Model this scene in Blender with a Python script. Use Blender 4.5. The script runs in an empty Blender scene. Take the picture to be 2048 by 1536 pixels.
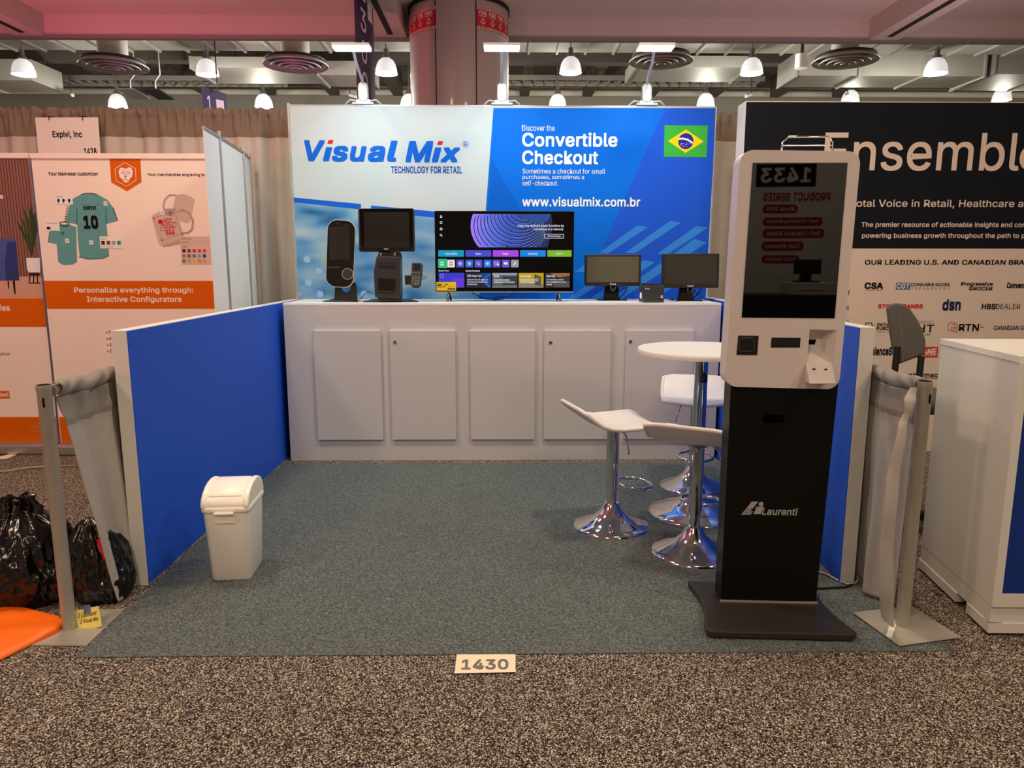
import bpy, bmesh, math, random
from mathutils import Vector, Matrix, noise
random.seed(7)
scene = bpy.context.scene
COL = scene.collection
# ------------------------------------------------------------------ camera
CF, CPT, CYW, CRL, CH = 1450.0, .1660, .0151, -.0006, 1.33
def _rot(a, b, c):
    cr, sr = math.cos(CRL), math.sin(CRL)
    x = a*cr+b*sr; u = -a*sr+b*cr
    cp, sp = math.cos(CPT), math.sin(CPT)
    y = c*cp+u*sp; z = -c*sp+u*cp
    cx, sx = math.cos(CYW), math.sin(CYW)
    return Vector((x*cx+y*sx, -x*sx+y*cx, z))
CAM = Vector((0, 0, CH))
cd = bpy.data.cameras.new('camera'); cam = bpy.data.objects.new('camera', cd); COL.objects.link(cam)
R_, U_, F_ = _rot(1, 0, 0), _rot(0, 1, 0), _rot(0, 0, 1)
cam.matrix_world = Matrix(((R_.x, U_.x, -F_.x, 0), (R_.y, U_.y, -F_.y, 0), (R_.z, U_.z, -F_.z, CH), (0, 0, 0, 1)))
cd.sensor_width = 36; cd.lens = 36*CF/2048; cd.clip_end = 100
scene.camera = cam
def ray(px, py): return _rot((px-1024)/CF, (768-py)/CF, 1)
def onZ(px, py, z=0): r = ray(px, py); return CAM+r*((z-CH)/r.z)
def onY(px, py, y): r = ray(px, py); return CAM+r*(y/r.y)
# ------------------------------------------------------------------ world, light, exposure
scene.view_settings.view_transform = 'Standard'; scene.view_settings.look = 'None'
scene.view_settings.gamma = 1; scene.view_settings.exposure = 0.0
scene.cycles.use_denoising = True
w = bpy.data.worlds.new('world'); scene.world = w; w.use_nodes = True
w.node_tree.nodes['Background'].inputs[0].default_value = (1.0, .72, .52, 1)
w.node_tree.nodes['Background'].inputs[1].default_value = .34
def lamp(name, kind, loc, power, col, size=.2, target=None, spot=None, sy=None, blend=.6):
    l = bpy.data.lights.new(name, kind); l.energy = power; l.color = col
    if kind == 'AREA':
        l.size = size
        l.shape = 'DISK'
        if sy: l.shape = 'RECTANGLE'; l.size_y = sy
    else: l.shadow_soft_size = size
    if spot: l.spot_size = math.radians(spot); l.spot_blend = blend
    o = bpy.data.objects.new(name, l); COL.objects.link(o); o.location = loc
    if target is not None:
        o.rotation_euler = (Vector(target)-Vector(loc)).to_track_quat('-Z', 'Y').to_euler()
    return o
WARM = (1.0, .78, .55)
DOWN = [(-1.9, 3.4), (1.1, 3.2), (-3.4, .9), (3.4, 1.2), (-1.2, -1.2), (2.4, -1.6)]  # unseen overhead lamps, added to brighten tops and floor from above
for x, y in DOWN: lamp('downlight', 'AREA', (x, y, 4.06), 84 if y == -1.2 else 58, WARM, .5)
UPL = [(-5.3, 6.1, 1.9, (-4.3, 6.6, 4.1), 250, (1.0, .10, .22)), (-4.6, .4, 1.9, (-3.2, 3.2, 4.1), 260, (1.0, .16, .30)), (5.6, 6.2, 1.9, (3.0, 6.4, 4.1), 55, (.5, .42, 1.0)),
       (-3.6, 6.9, 1.5, (-3.2, 8.9, 4.0), 105, (1.0, .32, .28)), (.9, 6.6, 1.5, (1.2, 8.9, 4.0), 62, (1.0, .58, .46)), (4.2, 6.9, 1.5, (4.2, 8.9, 4.0), 95, (1.0, .60, .46))]
for x, y, z, tg, pw, c in UPL: lamp('uplight', 'SPOT', (x, y, z), pw, c, .15, tg, 150, blend=1)  # unseen uplights added to tint the soffit and brighten its edge beam
lamp('uplight', 'SPOT', (-3.4, 10.4, 2.6), 110, (.8, .25, .6), .1, (-3.4, 12.6, 5.0), 130)  # unseen spot added to tint the ducts behind the beam
# ------------------------------------------------------------------ helpers
def lin(c): return tuple((v/255/12.92 if v/255 <= .04045 else ((v/255+.055)/1.055)**2.4) for v in c)
MATS = {}
def mat(name, rgb, rough=.5, metal=0, spec=.5, var=.06, scale=6, bump=0, bscale=60, coat=0, emit=0, trans=0):
    if name in MATS: return MATS[name]
    m = bpy.data.materials.new(name); m.use_nodes = True; MATS[name] = m
    nt = m.node_tree; b = nt.nodes['Principled BSDF']; L = nt.links
    c = lin(rgb)+(1,)
    tc = nt.nodes.new('ShaderNodeTexCoord')
    if var:
        n = nt.nodes.new('ShaderNodeTexNoise'); n.inputs['Scale'].default_value = scale; n.inputs['Detail'].default_value = 3
        L.new(tc.outputs['Object'], n.inputs['Vector'])
        mx = nt.nodes.new('ShaderNodeMix'); mx.data_type = 'RGBA'
        mx.inputs[6].default_value = tuple(v*(1-var) for v in c[:3])+(1,)
        mx.inputs[7].default_value = tuple(min(1, v*(1+var)) for v in c[:3])+(1,)
        L.new(n.outputs['Fac'], mx.inputs[0]); L.new(mx.outputs[2], b.inputs['Base Color'])
    else: b.inputs['Base Color'].default_value = c
    b.inputs['Roughness'].default_value = rough; b.inputs['Metallic'].default_value = metal
    b.inputs['Specular IOR Level'].default_value = spec; b.inputs['Coat Weight'].default_value = coat
    if trans: b.inputs['Transmission Weight'].default_value = trans
    if emit:
        b.inputs['Emission Color'].default_value = c; b.inputs['Emission Strength'].default_value = emit
    if bump:
        n2 = nt.nodes.new('ShaderNodeTexNoise'); n2.inputs['Scale'].default_value = bscale; n2.inputs['Detail'].default_value = 4
        L.new(tc.outputs['Object'], n2.inputs['Vector'])
        bp = nt.nodes.new('ShaderNodeBump'); bp.inputs['Strength'].default_value = bump; bp.inputs['Distance'].default_value = .01
        L.new(n2.outputs['Fac'], bp.inputs['Height']); L.new(bp.outputs[0], b.inputs['Normal'])
    return m
def glow(name, rgb, s=1.0):
    if name in MATS: return MATS[name]
    m = mat(name, (4, 4, 4), .3, var=.02); b = m.node_tree.nodes['Principled BSDF']
    b.inputs['Emission Color'].default_value = lin(rgb)+(1,); b.inputs['Emission Strength'].default_value = s
    return m
def ramp_mat(name, stops, scale, detail=2, stretch=(1, 1, 1), rough=.9, bump=0, bdist=.004, dist=0, voronoi=False, spec=.2):
    m = bpy.data.materials.new(name); m.use_nodes = True; MATS[name] = m
    nt = m.node_tree; b = nt.nodes['Principled BSDF']; L = nt.links
    tc = nt.nodes.new('ShaderNodeTexCoord'); mp = nt.nodes.new('ShaderNodeMapping'); mp.inputs['Scale'].default_value = stretch
    L.new(tc.outputs['Object'], mp.inputs[0])
    if voronoi:
        n = nt.nodes.new('ShaderNodeTexVoronoi'); n.inputs['Scale'].default_value = scale; fac = n.outputs['Color']
    else:
        n = nt.nodes.new('ShaderNodeTexNoise'); n.inputs['Scale'].default_value = scale; n.inputs['Detail'].default_value = detail; fac = n.outputs['Fac']
        n.inputs['Distortion'].default_value = dist
    L.new(mp.outputs[0], n.inputs['Vector'])
    r = nt.nodes.new('ShaderNodeValToRGB')
    while len(r.color_ramp.elements) < len(stops): r.color_ramp.elements.new(.5)
    for e, (p, c) in zip(r.color_ramp.elements, stops): e.position = p; e.color = lin(c)+(1,)
    L.new(fac, r.inputs[0]); L.new(r.outputs[0], b.inputs['Base Color'])
    b.inputs['Roughness'].default_value = rough; b.inputs['Specular IOR Level'].default_value = spec
    if bump:
        bp = nt.nodes.new('ShaderNodeBump'); bp.inputs['Strength'].default_value = bump; bp.inputs['Distance'].default_value = bdist
        L.new(fac, bp.inputs['Height']); L.new(bp.outputs[0], b.inputs['Normal'])
    return m
class Fr:
    """a flat face in the place: origin, right and up axes; n points to its viewer"""
    def __init__(s, o, u=(1, 0, 0), v=(0, 0, 1)):
        s.o = Vector(o); s.v = Vector(v).normalized(); s.n = Vector(u).cross(s.v).normalized(); s.u = s.v.cross(s.n)
    def hit(s, px, py):
        r = ray(px, py); return CAM+r*((s.o-CAM).dot(s.n)/r.dot(s.n))
    def ab(s, px, py): d = s.hit(px, py)-s.o; return d.dot(s.u), d.dot(s.v)
    def P(s, a, b, off=0): return s.o+s.u*a+s.v*b+s.n*off
TXT = {}
SANS = None
try: SANS = bpy.data.fonts.load(bpy.utils.system_resource('DATAFILES', path='fonts')+'/Inter.woff2')   # Blender's own interface typeface
except Exception: SANS = None
def glyphs(t, bold, shear, space):
    k = (t, bold, shear, space)
    if k not in TXT:
        c = bpy.data.curves.new('lettering', 'FONT'); c.body = t; c.resolution_u = 3; c.space_character = space+max(0, bold)*1.2
        if SANS: c.font = SANS
        o = bpy.data.objects.new('lettering', c); m = bpy.data.meshes.new_from_object(o)
        fs = [tuple(p.vertices) for p in m.polygons]
        vs = []; f0 = fs; fs = []
        for n_, f in enumerate(f0):             # overlapping strokes of one letter are laid a hair apart
            k0 = len(vs); vs += [(m.vertices[q].co.x+shear*m.vertices[q].co.y, m.vertices[q].co.y, 1.5e-6*((n_*7) % 23)) for q in f]; fs.append(tuple(range(k0, len(vs))))
        if bold > .003:     # heavier weights: the outline thickened evenly all round
            e = bold; v0, f0 = vs, fs; vs, fs = [], []
            for q in range(8):
                dx, dy = e*max(-.85, min(.85, 1.3*math.cos(q*math.pi/4))), e*max(-.85, min(.85, 1.3*math.sin(q*math.pi/4))); k0 = len(vs)
                vs += [(x+dx, y+dy, z+q*4e-5) for x, y, z in v0]; fs += [tuple(i+k0 for i in f) for f in f0]
        bpy.data.objects.remove(o); bpy.data.curves.remove(c); bpy.data.meshes.remove(m)
        x0 = min(v[0] for v in vs); x1 = max(v[0] for v in vs); y0 = min(v[1] for v in vs); y1 = max(v[1] for v in vs)
        TXT[k] = ([((x-x0)/(x1-x0), (y-y0)/(y1-y0), d) for x, y, d in vs], fs)
    return TXT[k]
class MB:
    def __init__(s): s.v = []; s.f = []; s.m = []; s.sm = []; s.mats = []
    def mi(s, m):
        if m not in s.mats: s.mats.append(m)
        return s.mats.index(m)
    def add(s, vs, fs, m, smooth=False):
        k = len(s.v); i = s.mi(m); s.v += [Vector(v) for v in vs]
        for f in fs: s.f.append(tuple(k+q for q in f)); s.m.append(i); s.sm.append(smooth)
        return s
    def box(s, a, b, m):
        x0, y0, z0 = a; x1, y1, z1 = b
        return s.add([(x0, y0, z0), (x1, y0, z0), (x1, y1, z0), (x0, y1, z0), (x0, y0, z1), (x1, y0, z1), (x1, y1, z1), (x0, y1, z1)],
                     [(0, 3, 2, 1), (4, 5, 6, 7), (0, 1, 5, 4), (1, 2, 6, 5), (2, 3, 7, 6), (3, 0, 4, 7)], m)
    def prism(s, out, fn, t0, t1, m, smooth=False):
        n = len(out)
        s.add([fn(a, b, t0) for a, b in out]+[fn(a, b, t1) for a, b in out], [tuple(range(n)), tuple(range(2*n-1, n-1, -1))], m)
        s.add([fn(a, b, t0) for a, b in out]+[fn(a, b, t1) for a, b in out], [(i, i+n, (i+1) % n+n, (i+1) % n) for i in range(n)], m, smooth)
        return s
    def lathe(s, prof, c, m, n=32, smooth=True, cap=True):
        c = Vector(c); vs = []; fs = []
        for r, z in prof:
            for i in range(n):
                a = 2*math.pi*i/n; vs.append(c+Vector((r*math.cos(a), r*math.sin(a), z)))
        for j in range(len(prof)-1):
            for i in range(n):
                i2 = (i+1) % n; fs.append((j*n+i, j*n+i2, (j+1)*n+i2, (j+1)*n+i))
        s.add(vs, fs, m, smooth)
        if cap:
            for j, fl in ((0, 1), (len(prof)-1, 0)):
                if prof[j][0] > 1e-4:
                    q = vs[j*n:(j+1)*n]; s.add(q[::-1] if fl else q, [tuple(range(n))], m)
        return s
    def tube(s, pts, r, m, n=8, closed=False):
        pts = [Vector(p) for p in pts]; N = len(pts); vs = []; fs = []; ref = None
        for i, p in enumerate(pts):
            a = pts[i-1] if (i > 0 or closed) else p; b = pts[(i+1) % N] if (i < N-1 or closed) else p
            t = (b-a).normalized()
            if ref is None: ref = Vector((0, 0, 1)) if abs(t.z) < .9 else Vector((1, 0, 0))
            x = (ref-t*ref.dot(t)).normalized(); y = t.cross(x); ref = x
            for k in range(n):
                q = 2*math.pi*k/n; vs.append(p+(x*math.cos(q)+y*math.sin(q))*(r if not callable(r) else r(i/(N-1))))
        for i in range(N if closed else N-1):
            for k in range(n):
                i2 = (i+1) % N; fs.append((i*n+k, i*n+(k+1) % n, i2*n+(k+1) % n, i2*n+k))
        s.add(vs, fs, m, True)
        if not closed: s.add(vs[:n][::-1], [tuple(range(n))], m); s.add(vs[-n:], [tuple(range(n))], m)
        return s
    def grid(s, fn, nu, nv, m, smooth=True, closed=False):
        vs = [fn(i/(nu if closed else nu-1), j/(nv-1)) for j in range(nv) for i in range(nu)]
        fs = []
        for j in range(nv-1):
            for i in range(nu if closed else nu-1):
                i2 = (i+1) % nu; fs.append((j*nu+i, j*nu+i2, (j+1)*nu+i2, (j+1)*nu+i))
        return s.add(vs, fs, m, smooth)
    # flat print on a face of the place, measured in the photograph and laid onto that face
    def poly(s, fr, pts, off, m): return s.add([fr.P(*fr.ab(*p), off) for p in pts], [tuple(range(len(pts)))[::-1]], m)
    def rect(s, fr, x0, y0, x1, y1, off, m, r=0):
        a0, b1 = fr.ab(x0, y0); a1, b0 = fr.ab(x1, y1)
        return s.abrect(fr, a0, b0, a1, b1, off, m, r)
    def abrect(s, fr, a0, b0, a1, b1, off, m, r=0):
        pts = rr(a0, b0, a1, b1, r)
        return s.add([fr.P(a, b, off) for a, b in pts], [tuple(range(len(pts)))], m)
    def disc(s, fr, cx, cy, r, off, m, n=20, ry=None, r0=0, a0=0, a1=360):
        a, b = fr.ab(cx, cy); k = abs(fr.ab(cx+1, cy)[0]-a); ry = ry or r
        an = [math.radians(a0+(a1-a0)*i/n) for i in range(n+(0 if a1-a0 == 360 else 1))]
        o = [fr.P(a+r*k*math.cos(t), b+ry*k*math.sin(t), off) for t in an]
        if not r0: return s.add(o, [tuple(range(len(o)))], m)
        q = [fr.P(a+r0*k*math.cos(t), b+r0*ry/r*k*math.sin(t), off) for t in an]; N = len(o)
        return s.add(o+q, [(i, (i+1) % N, (i+1) % N+N, i+N) for i in range(N if a1-a0 == 360 else N-1)], m)
    def line(s, fr, pts, wd, off, m, dash=None):
        q = [Vector(fr.ab(*p)) for p in pts]
        for a, b in zip(q, q[1:]):
            d = b-a; L = d.length
            if L < 1e-6: continue
            d /= L; n = Vector((-d.y, d.x))*wd/2
            segs = [(0, L)] if not dash else [(t, min(L, t+dash*.55)) for t in [dash*i for i in range(int(L/dash)+1)] if t < L]
            for t0, t1 in segs:
                c = [a+d*t0-n, a+d*t1-n, a+d*t1+n, a+d*t0+n]
                s.add([fr.P(p.x, p.y, off) for p in c], [(0, 1, 2, 3)], m)
        return s
    def text(s, fr, t, x0, y0, x1, y1, off, m, bold=0, shear=0, space=1, rot=0):
        a0, b1 = fr.ab(x0, y0); a1, b0 = fr.ab(x1, y1)
        return s.abtext(fr, t, a0, b0, a1, b1, off, m, bold, shear, space, rot)
    def abtext(s, fr, t, a0, b0, a1, b1, off, m, bold=0, shear=0, space=1, rot=0):
        vs, fs = glyphs(t, bold, shear, space)
        ca, cb = (a0+a1)/2, (b0+b1)/2; c, q = math.cos(rot), math.sin(rot); out = []
        for x, y, d in vs:
            a, b = a0+(a1-a0)*x-ca, b0+(b1-b0)*y-cb
            out.append(fr.P(ca+a*c-b*q, cb+a*q+b*c, off+d))
        return s.add(out, fs, m)
    def build(s, name, parent=None, world=True, bevel=0, solid=0, sub=0, seg=2):
        me = bpy.data.meshes.new(name); vs = s.v
        if parent is not None and world:
            inv = (Matrix.Translation(parent.location) @ parent.rotation_euler.to_matrix().to_4x4())
            pp = parent.parent
            if pp is not None: inv = Matrix.Translation(pp.location) @ pp.rotation_euler.to_matrix().to_4x4() @ inv
            inv = inv.inverted(); vs = [inv @ v for v in vs]
        me.from_pydata([tuple(v) for v in vs], [], s.f)
        for m in s.mats: me.materials.append(m)
        for p, i, f in zip(me.polygons, s.m, s.sm): p.material_index = i; p.use_smooth = f
        me.update()
        if bevel or solid or sub:
            bm = bmesh.new(); bm.from_mesh(me); bmesh.ops.remove_doubles(bm, verts=bm.verts, dist=1e-5)
            if bevel: bmesh.ops.recalc_face_normals(bm, faces=bm.faces)
            bm.to_mesh(me); bm.free()
        o = bpy.data.objects.new(name, me); COL.objects.link(o)
        if parent is not None: o.parent = parent
        if solid: d = o.modifiers.new('solid', 'SOLIDIFY'); d.thickness = solid; d.offset = 0
        if bevel:
            d = o.modifiers.new('bevel', 'BEVEL'); d.width = bevel; d.segments = seg; d.limit_method = 'ANGLE'; d.angle_limit = .6
        if sub: d = o.modifiers.new('subd', 'SUBSURF'); d.levels = sub; d.render_levels = sub
        return o
def rr(a0, b0, a1, b1, r, n=5):
    if a0 > a1: a0, a1 = a1, a0
    if b0 > b1: b0, b1 = b1, b0
    if not r: return [(a0, b0), (a1, b0), (a1, b1), (a0, b1)]
    out = []
    for cx, cy, st in ((a1-r, b0+r, -90), (a1-r, b1-r, 0), (a0+r, b1-r, 90), (a0+r, b0+r, 180)):
        for i in range(n+1):
            t = math.radians(st+90*i/n); out.append((cx+r*math.cos(t), cy+r*math.sin(t)))
    return out
def tag(o, label, cat, group=None):
    o['label'] = label; o['category'] = cat
    if group: o['group'] = group
    return o
def thing(name, label, cat, loc=(0, 0, 0), rz=0, group=None):
    o = bpy.data.objects.new(name, None); COL.objects.link(o); o.location = loc; o.rotation_euler = (0, 0, rz)
    o.empty_display_size = .1
    return tag(o, label, cat, group)
def struct(o, label=None):
    o['kind'] = 'structure'
    if label: o['label'] = label
    return o
def dup(root, loc, rz, label, group=None):
    r = root.copy(); COL.objects.link(r); r.location = loc; r.rotation_euler = (0, 0, rz); r['label'] = label
    if group: r['group'] = group
    for ch in list(root.children):
        c = ch.copy(); COL.objects.link(c); c.parent = r
        for g in ch.children:
            d = g.copy(); COL.objects.link(d); d.parent = c
    return r
XZ = lambda a, b, t: (a, t, b)      # outline stands upright, depth along y
XY = lambda a, b, t: (a, b, t)      # outline lies flat, depth along z
# ------------------------------------------------------------------ shared materials
M_white = mat('white_laminate', (226, 224, 220), .45, var=.02, scale=3)
M_blue = mat('blue_vinyl', (32, 90, 214), .5, spec=.22, var=.05, scale=2)
M_black = mat('black_plastic', (12, 12, 13), .4, var=.1, scale=20)
M_dark = mat('charcoal_plastic', (38, 37, 38), .45, var=.1, scale=20)
M_gloss = mat('black_glass', (3, 3, 4), .015, spec=.55, var=.02)
M_chrome = mat('chrome', (225, 225, 228), .07, 1, var=.02)
M_steel = mat('galvanised_steel', (178, 174, 164), .42, .35, var=.18, scale=9)
M_alu = mat('brushed_aluminium', (190, 190, 190), .35, .85, var=.05)
M_counter = mat('counter_laminate', (202, 202, 204), .45, var=.02, scale=3)
M_whitep = mat('white_plastic', (238, 237, 232), .35, var=.02)
P_white = mat('white_print', (235, 235, 235), .6, spec=.12, var=.01)
P_black = mat('black_print', (14, 14, 18), .6, spec=.12, var=.02)
P_red = mat('red_print', (205, 25, 35), .6, spec=.12, var=.02)
P_blue = mat('mid_blue_print', (0, 100, 210), .6, spec=.12, var=.02)
P_grey = mat('grey_print', (110, 108, 112), .6, spec=.12, var=.02)
M_cord = mat('black_cord', (12, 12, 14), .5, var=.05)
M_wcord = mat('pale_grey_cord', (190, 190, 192), .5, var=.05)

# ================================================================== the setting
fl = MB().grid(lambda u, v: (-14+28*u, -7+28*v, 0), 2, 2, ramp_mat('speckled_carpet', [(.24, (20, 16, 15)), (.44, (52, 45, 41)), (.62, (110, 99, 90)), (.88, (216, 202, 187))], 290, voronoi=True, bump=.25, bdist=.003), False)
struct(fl.build('floor'), 'dark brown hall carpet speckled with beige')
SOF, FAS, FASB = 4.12, 8.93, 3.89
M_sof = mat('painted_soffit', (205, 196, 196), .8, var=.03, scale=1)
struct(MB().box((-14, -7, SOF), (14, FAS+.3, SOF+.15), M_sof).build('ceiling'), 'low pale soffit above the booths')
M_lip = mat('soffit_edge_metal', (150, 145, 150), .4, .5)
b = MB().box((-14, FAS, FASB), (14, FAS+.06, SOF), M_sof)
struct(b.build('trim_1'), 'downstand beam along the soffit edge')
b = MB().box((-14, FAS-.03, FASB-.03), (14, FAS+.06, FASB), M_lip)
struct(b.build('trim_2'), 'thin metal lip under the downstand beam')
dk = mat('dark_slot', (30, 26, 32), .7)
def cross_beam(xc, k, name):
    b = MB().box((xc-.17, 1.0, FASB-.005), (xc+.17, FAS, SOF), M_sof); b.box((xc-.03, 1.0, FASB-.012), (xc+.03, FAS-.15, FASB-.004), dk)
    struct(b.build(name), 'soffit cross beam with a dark track slot below')
cross_beam(onZ(62, 72, FASB).x, 0, 'trim_3'); cross_beam(onZ(1790, 66, FASB).x, 0, 'trim_4'); cross_beam(onZ(780, 66, FASB).x, 0, 'trim_5')
M_hall = mat('hall_wall_paint', (150, 145, 132), .85, var=.05, scale=.6)
struct(MB().box((-14, 20, 0), (14, 20.2, 7), M_hall).build('wall_back'), 'far hall wall')
struct(MB().box((-14, 9.2, 6.6), (14, 20, 6.8), mat('deck_paint', (92, 86, 80), .9)).build('ceiling_deck'), 'high open ceiling deck')
zb = onY(1000, 184, 19.6).z; zc = onY(1000, 166, 19.6).z
b = MB().box((-14, 19.4, zc), (14, 20, zc+.9), mat('beam_paint', (110, 104, 94), .85))
struct(b.build('trim_6'), 'deep beam high on the far wall')
b = MB().tube([(-14, 19.7, zb), (14, 19.7, zb)], .075, mat('cream_pipe', (225, 222, 205), .6), 12)
tag(b.build('wall_pipe'), 'long cream pipe running across the far hall wall', 'pipe')

# ---- fluted column behind the display wall
COLX, COLY, COLR = -.465, 8.72, .555
ct = thing('hall_column', 'big round clad column with red fire bands behind the display wall', 'column', (COLX, COLY, 0))
M_clad = mat('column_cladding', (176, 166, 164), .38, var=.03, scale=1.5, coat=.1)
MB().lathe([(COLR, 0), (COLR, SOF-.002)], (COLX, COLY, 0), M_clad, 64).build('cladding', ct)
MB().lathe([(COLR+.012, SOF-.05), (COLR+.012, SOF-.002)], (COLX, COLY, 0), dk, 64, cap=False).build('top_ring', ct)
def on_col(px, py, R=COLR):
    r = ray(px, py); dx, dy = -COLX, -COLY
    a = r.x**2+r.y**2; bb = 2*(r.x*dx+r.y*dy); c = dx*dx+dy*dy-R*R
    t = (-bb-math.sqrt(max(0, bb*bb-4*a*c)))/(2*a); p = CAM+r*t
    return math.atan2(p.x-COLX, -(p.y-COLY)), p.z
def cp(th, z, off=.004): return (COLX+(COLR+off)*math.sin(th), COLY-(COLR+off)*math.cos(th), z)
th1, th2 = on_col(871, 60)[0], on_col(952, 60)[0]
sm = MB()
for th in (th1, th2): sm.grid(lambda u, v: cp(th+(u-.5)*.02, v*(SOF-.06), .003), 2, 2, dk)
sm.build('seam', ct)
zt, zbm = on_col(871, 13)[1], on_col(871, 57)[1]
P_fire = mat('fire_band_red', (200, 28, 40), .45, var=.04)
for sgn in (-1, 1):
    t0 = th1-.012 if sgn < 0 else th2+.012; t1 = t0+sgn*.95
    fb = MB().grid(lambda u, v: cp(t0+(t1-t0)*u, zbm+(zt-zbm)*v, .005), 20, 2, P_fire)
    hh = zt-zbm
    for zz, dz in ((zt-.13*hh, .13*hh), (zbm, .13*hh)):
        for i in range(26):
            a = t0+sgn*.037*i
            if abs(a-t0) > .92: continue
            fb.add([cp(a, zz, .007), cp(a+.016, zz, .007), cp(a+.032, zz+dz, .007), cp(a+.016, zz+dz, .007)], [(0, 1, 2, 3)], P_white)
    for i in range(4):
        tc = t0+sgn*(.13+.225*i)
        for tx, z0, z1, wd in (('FIRE', .66, .83, .18), ('EXTINGUISHER', .575, .63, .17)):
            vs, fs = glyphs(tx, .02, 0, 1)
            fb.add([cp(tc-wd/2+wd*x, zbm+hh*(z0+(z1-z0)*y), .007+d) for x, y, d in vs], fs, P_white)
        for sc, mm, of in ((1, P_white, .007), (.62, P_fire, .009)):
            arrow = [(-.025, .5), (.025, .5), (.025, .37), (.06, .37), (0, .2), (-.06, .37), (-.025, .37)]
            fb.add([cp(tc+x*sc, zbm+hh*(.36+(y-.36)*sc), of) for x, y in arrow], [tuple(range(7))[::-1]], mm)
    fb.build('fire_band', ct)

# ---- hall lamps, diffusers, ducts
M_dome = mat('lit_acrylic', (248, 252, 255), .3, var=.01); 
_b = M_dome.node_tree.nodes['Principled BSDF']; _b.inputs['Emission Color'].default_value = (.93, .97, 1, 1); _b.inputs['Emission Strength'].default_value = .5
M_lampgrey = mat('lamp_housing_grey', (105, 102, 94), .6)
M_bulb = glow('lamp_bulb', (255, 255, 250), 6)
def make_lamp(label, rod=2.16):
    t = thing('pendant_lamp', label, 'lamp')
    MB().lathe([(.185, 0), (.186, .01), (.178, .07), (.158, .15), (.12, .215), (.07, .25)], (0, 0, 0), M_dome, 32, cap=False).build('acrylic_dome', t, False)
    MB().lathe([(0.001, .05), (.085, .07), (.1, .12), (.07, .18), (0.001, .2)], (0, 0, 0), M_bulb, 20).build('bulb', t, False)
    MB().lathe([(.07, .245), (.07, .29), (.04, .31), (.04, .4)], (0, 0, 0), M_lampgrey, 16).build('housing', t, False)
    MB().tube([(0, 0, .4), (0, 0, rod)], .010, M_lampgrey, 6).build('hanger_rod', t, False)
    return t
names = ['far left', 'second from left', 'left of the column', 'right of the column', 'above the dark banner wall', 'far right']
L1 = [(48, 150), (415, 150), (773, 148), (1141, 146), (1503, 148), (1871, 148)]
L2 = [(236, 214, 'above the left drape, beside the hung name card'), (528, 214, 'above the drape just left of the display wall'), (818, 214, 'peeking out beside the column foot'), (1115, 214, 'just above the middle of the display wall'), (1411, 212, 'above the flag corner of the display wall'), (1700, 206, 'behind the dark banner wall top'), (2003, 201, 'at the far right above the dark banner wall')]
lp0 = None; lp1 = None
for (x, y), nm in zip(L1, names):
    p = onZ(x, y, 4.48); lb = 'glowing bell-shaped pendant lamp in the near row, %s' % nm
    if lp0 is None: lp0 = make_lamp(lb, .485); lp0.location = p; lp0['group'] = 'hall pendant lamps'
    else: dup(lp0, p, 0, lb, 'hall pendant lamps')
    lamp('pendant_light', 'POINT', (p.x, p.y, p.z-.10), 130, (1, .97, .86), .12)
for x, y, nm in L2:
    p = onY(x, y, 16); lb = 'glowing pendant lamp in the farther row, %s' % nm
    if lp1 is None: lp1 = make_lamp(lb); lp1.location = p; lp1['group'] = 'hall pendant lamps'
    else: dup(lp1, p, 0, lb, 'hall pendant lamps')
    lamp('pendant_light', 'POINT', (p.x, p.y, p.z-.10), 75, (1, .97, .84), .12)
M_diff = mat('diffuser_metal', (170, 164, 156), .5, .2)
def make_diff(label):
    t = thing('ceiling_diffuser', label, 'vent')
    for r0, r1, z in ((.5, .44, 0), (.38, .33, -.02), (.27, .22, -.03), (.16, .11, -.04), (.07, .02, -.05)):
        MB().lathe([(r1, z+.05), (r0, z), (r0+.004, z+.015), (r1, z+.065)], (0, 0, 0), M_diff, 40, cap=False).build('cone_ring', t, False)
    MB().lathe([(.46, .08), (.46, .10)], (0, 0, 0), dk, 40).build('plenum', t, False)
    MB().lathe([(.22, .10), (.22, .62)], (0, 0, 0), M_diff, 32).build('neck', t, False)
    return t
df0 = None
for x, y, nm in ((228, 134, 'leftmost, above the name card'), (592, 132, 'left of the first arm light'), (1322, 124, 'behind the right arm light'), (1690, 124, 'rightmost, above the dark banner wall')):
    p = onY(x, y, 12.2); lb = 'round ringed ceiling air diffuser, %s' % nm
    if df0 is None: df0 = make_diff(lb); df0.location = p; df0['group'] = 'round air diffusers'
    else: dup(df0, p, 0, lb, 'round air diffusers')
M_duct = mat('duct_metal', (160, 156, 146), .58, .3, var=.12, scale=2.5)
def duct(a, b_, label, ribs, ax=0):
    t = thing('air_duct', label, 'duct', ((a[0]+b_[0])/2, (a[1]+b_[1])/2, a[2]))
    MB().box(a, b_, M_duct).build('duct_body', t)
    n = int((b_[0]-a[0])/ribs)
    for i in range(n+1):
        x = a[0]+.02+(b_[0]-a[0]-.04)*i/max(n, 1)
        f = MB().box((x-.02, a[1]-.03, a[2]-.03), (x+.02, b_[1]+.03, a[2]+.001), M_duct).box((x-.02, a[1]-.03, a[2]), (x+.02, a[1]+.001, b_[2]), M_duct)
        f.build('flange', t)
    for q in (.2, .8):
        x = a[0]+(b_[0]-a[0])*q; MB().tube([(x, b_[1]-.05, b_[2]-.01), (x, b_[1]-.05, 6.62 if b_[1] > 9.3 else 4.2)], .012, M_dark, 6).build('hanger_rod', t)
duct((-11, 12.0, 5.0), (11, 13.62, 5.4), 'wide flat air duct just behind the soffit edge, ribbed underneath', .5)
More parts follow.
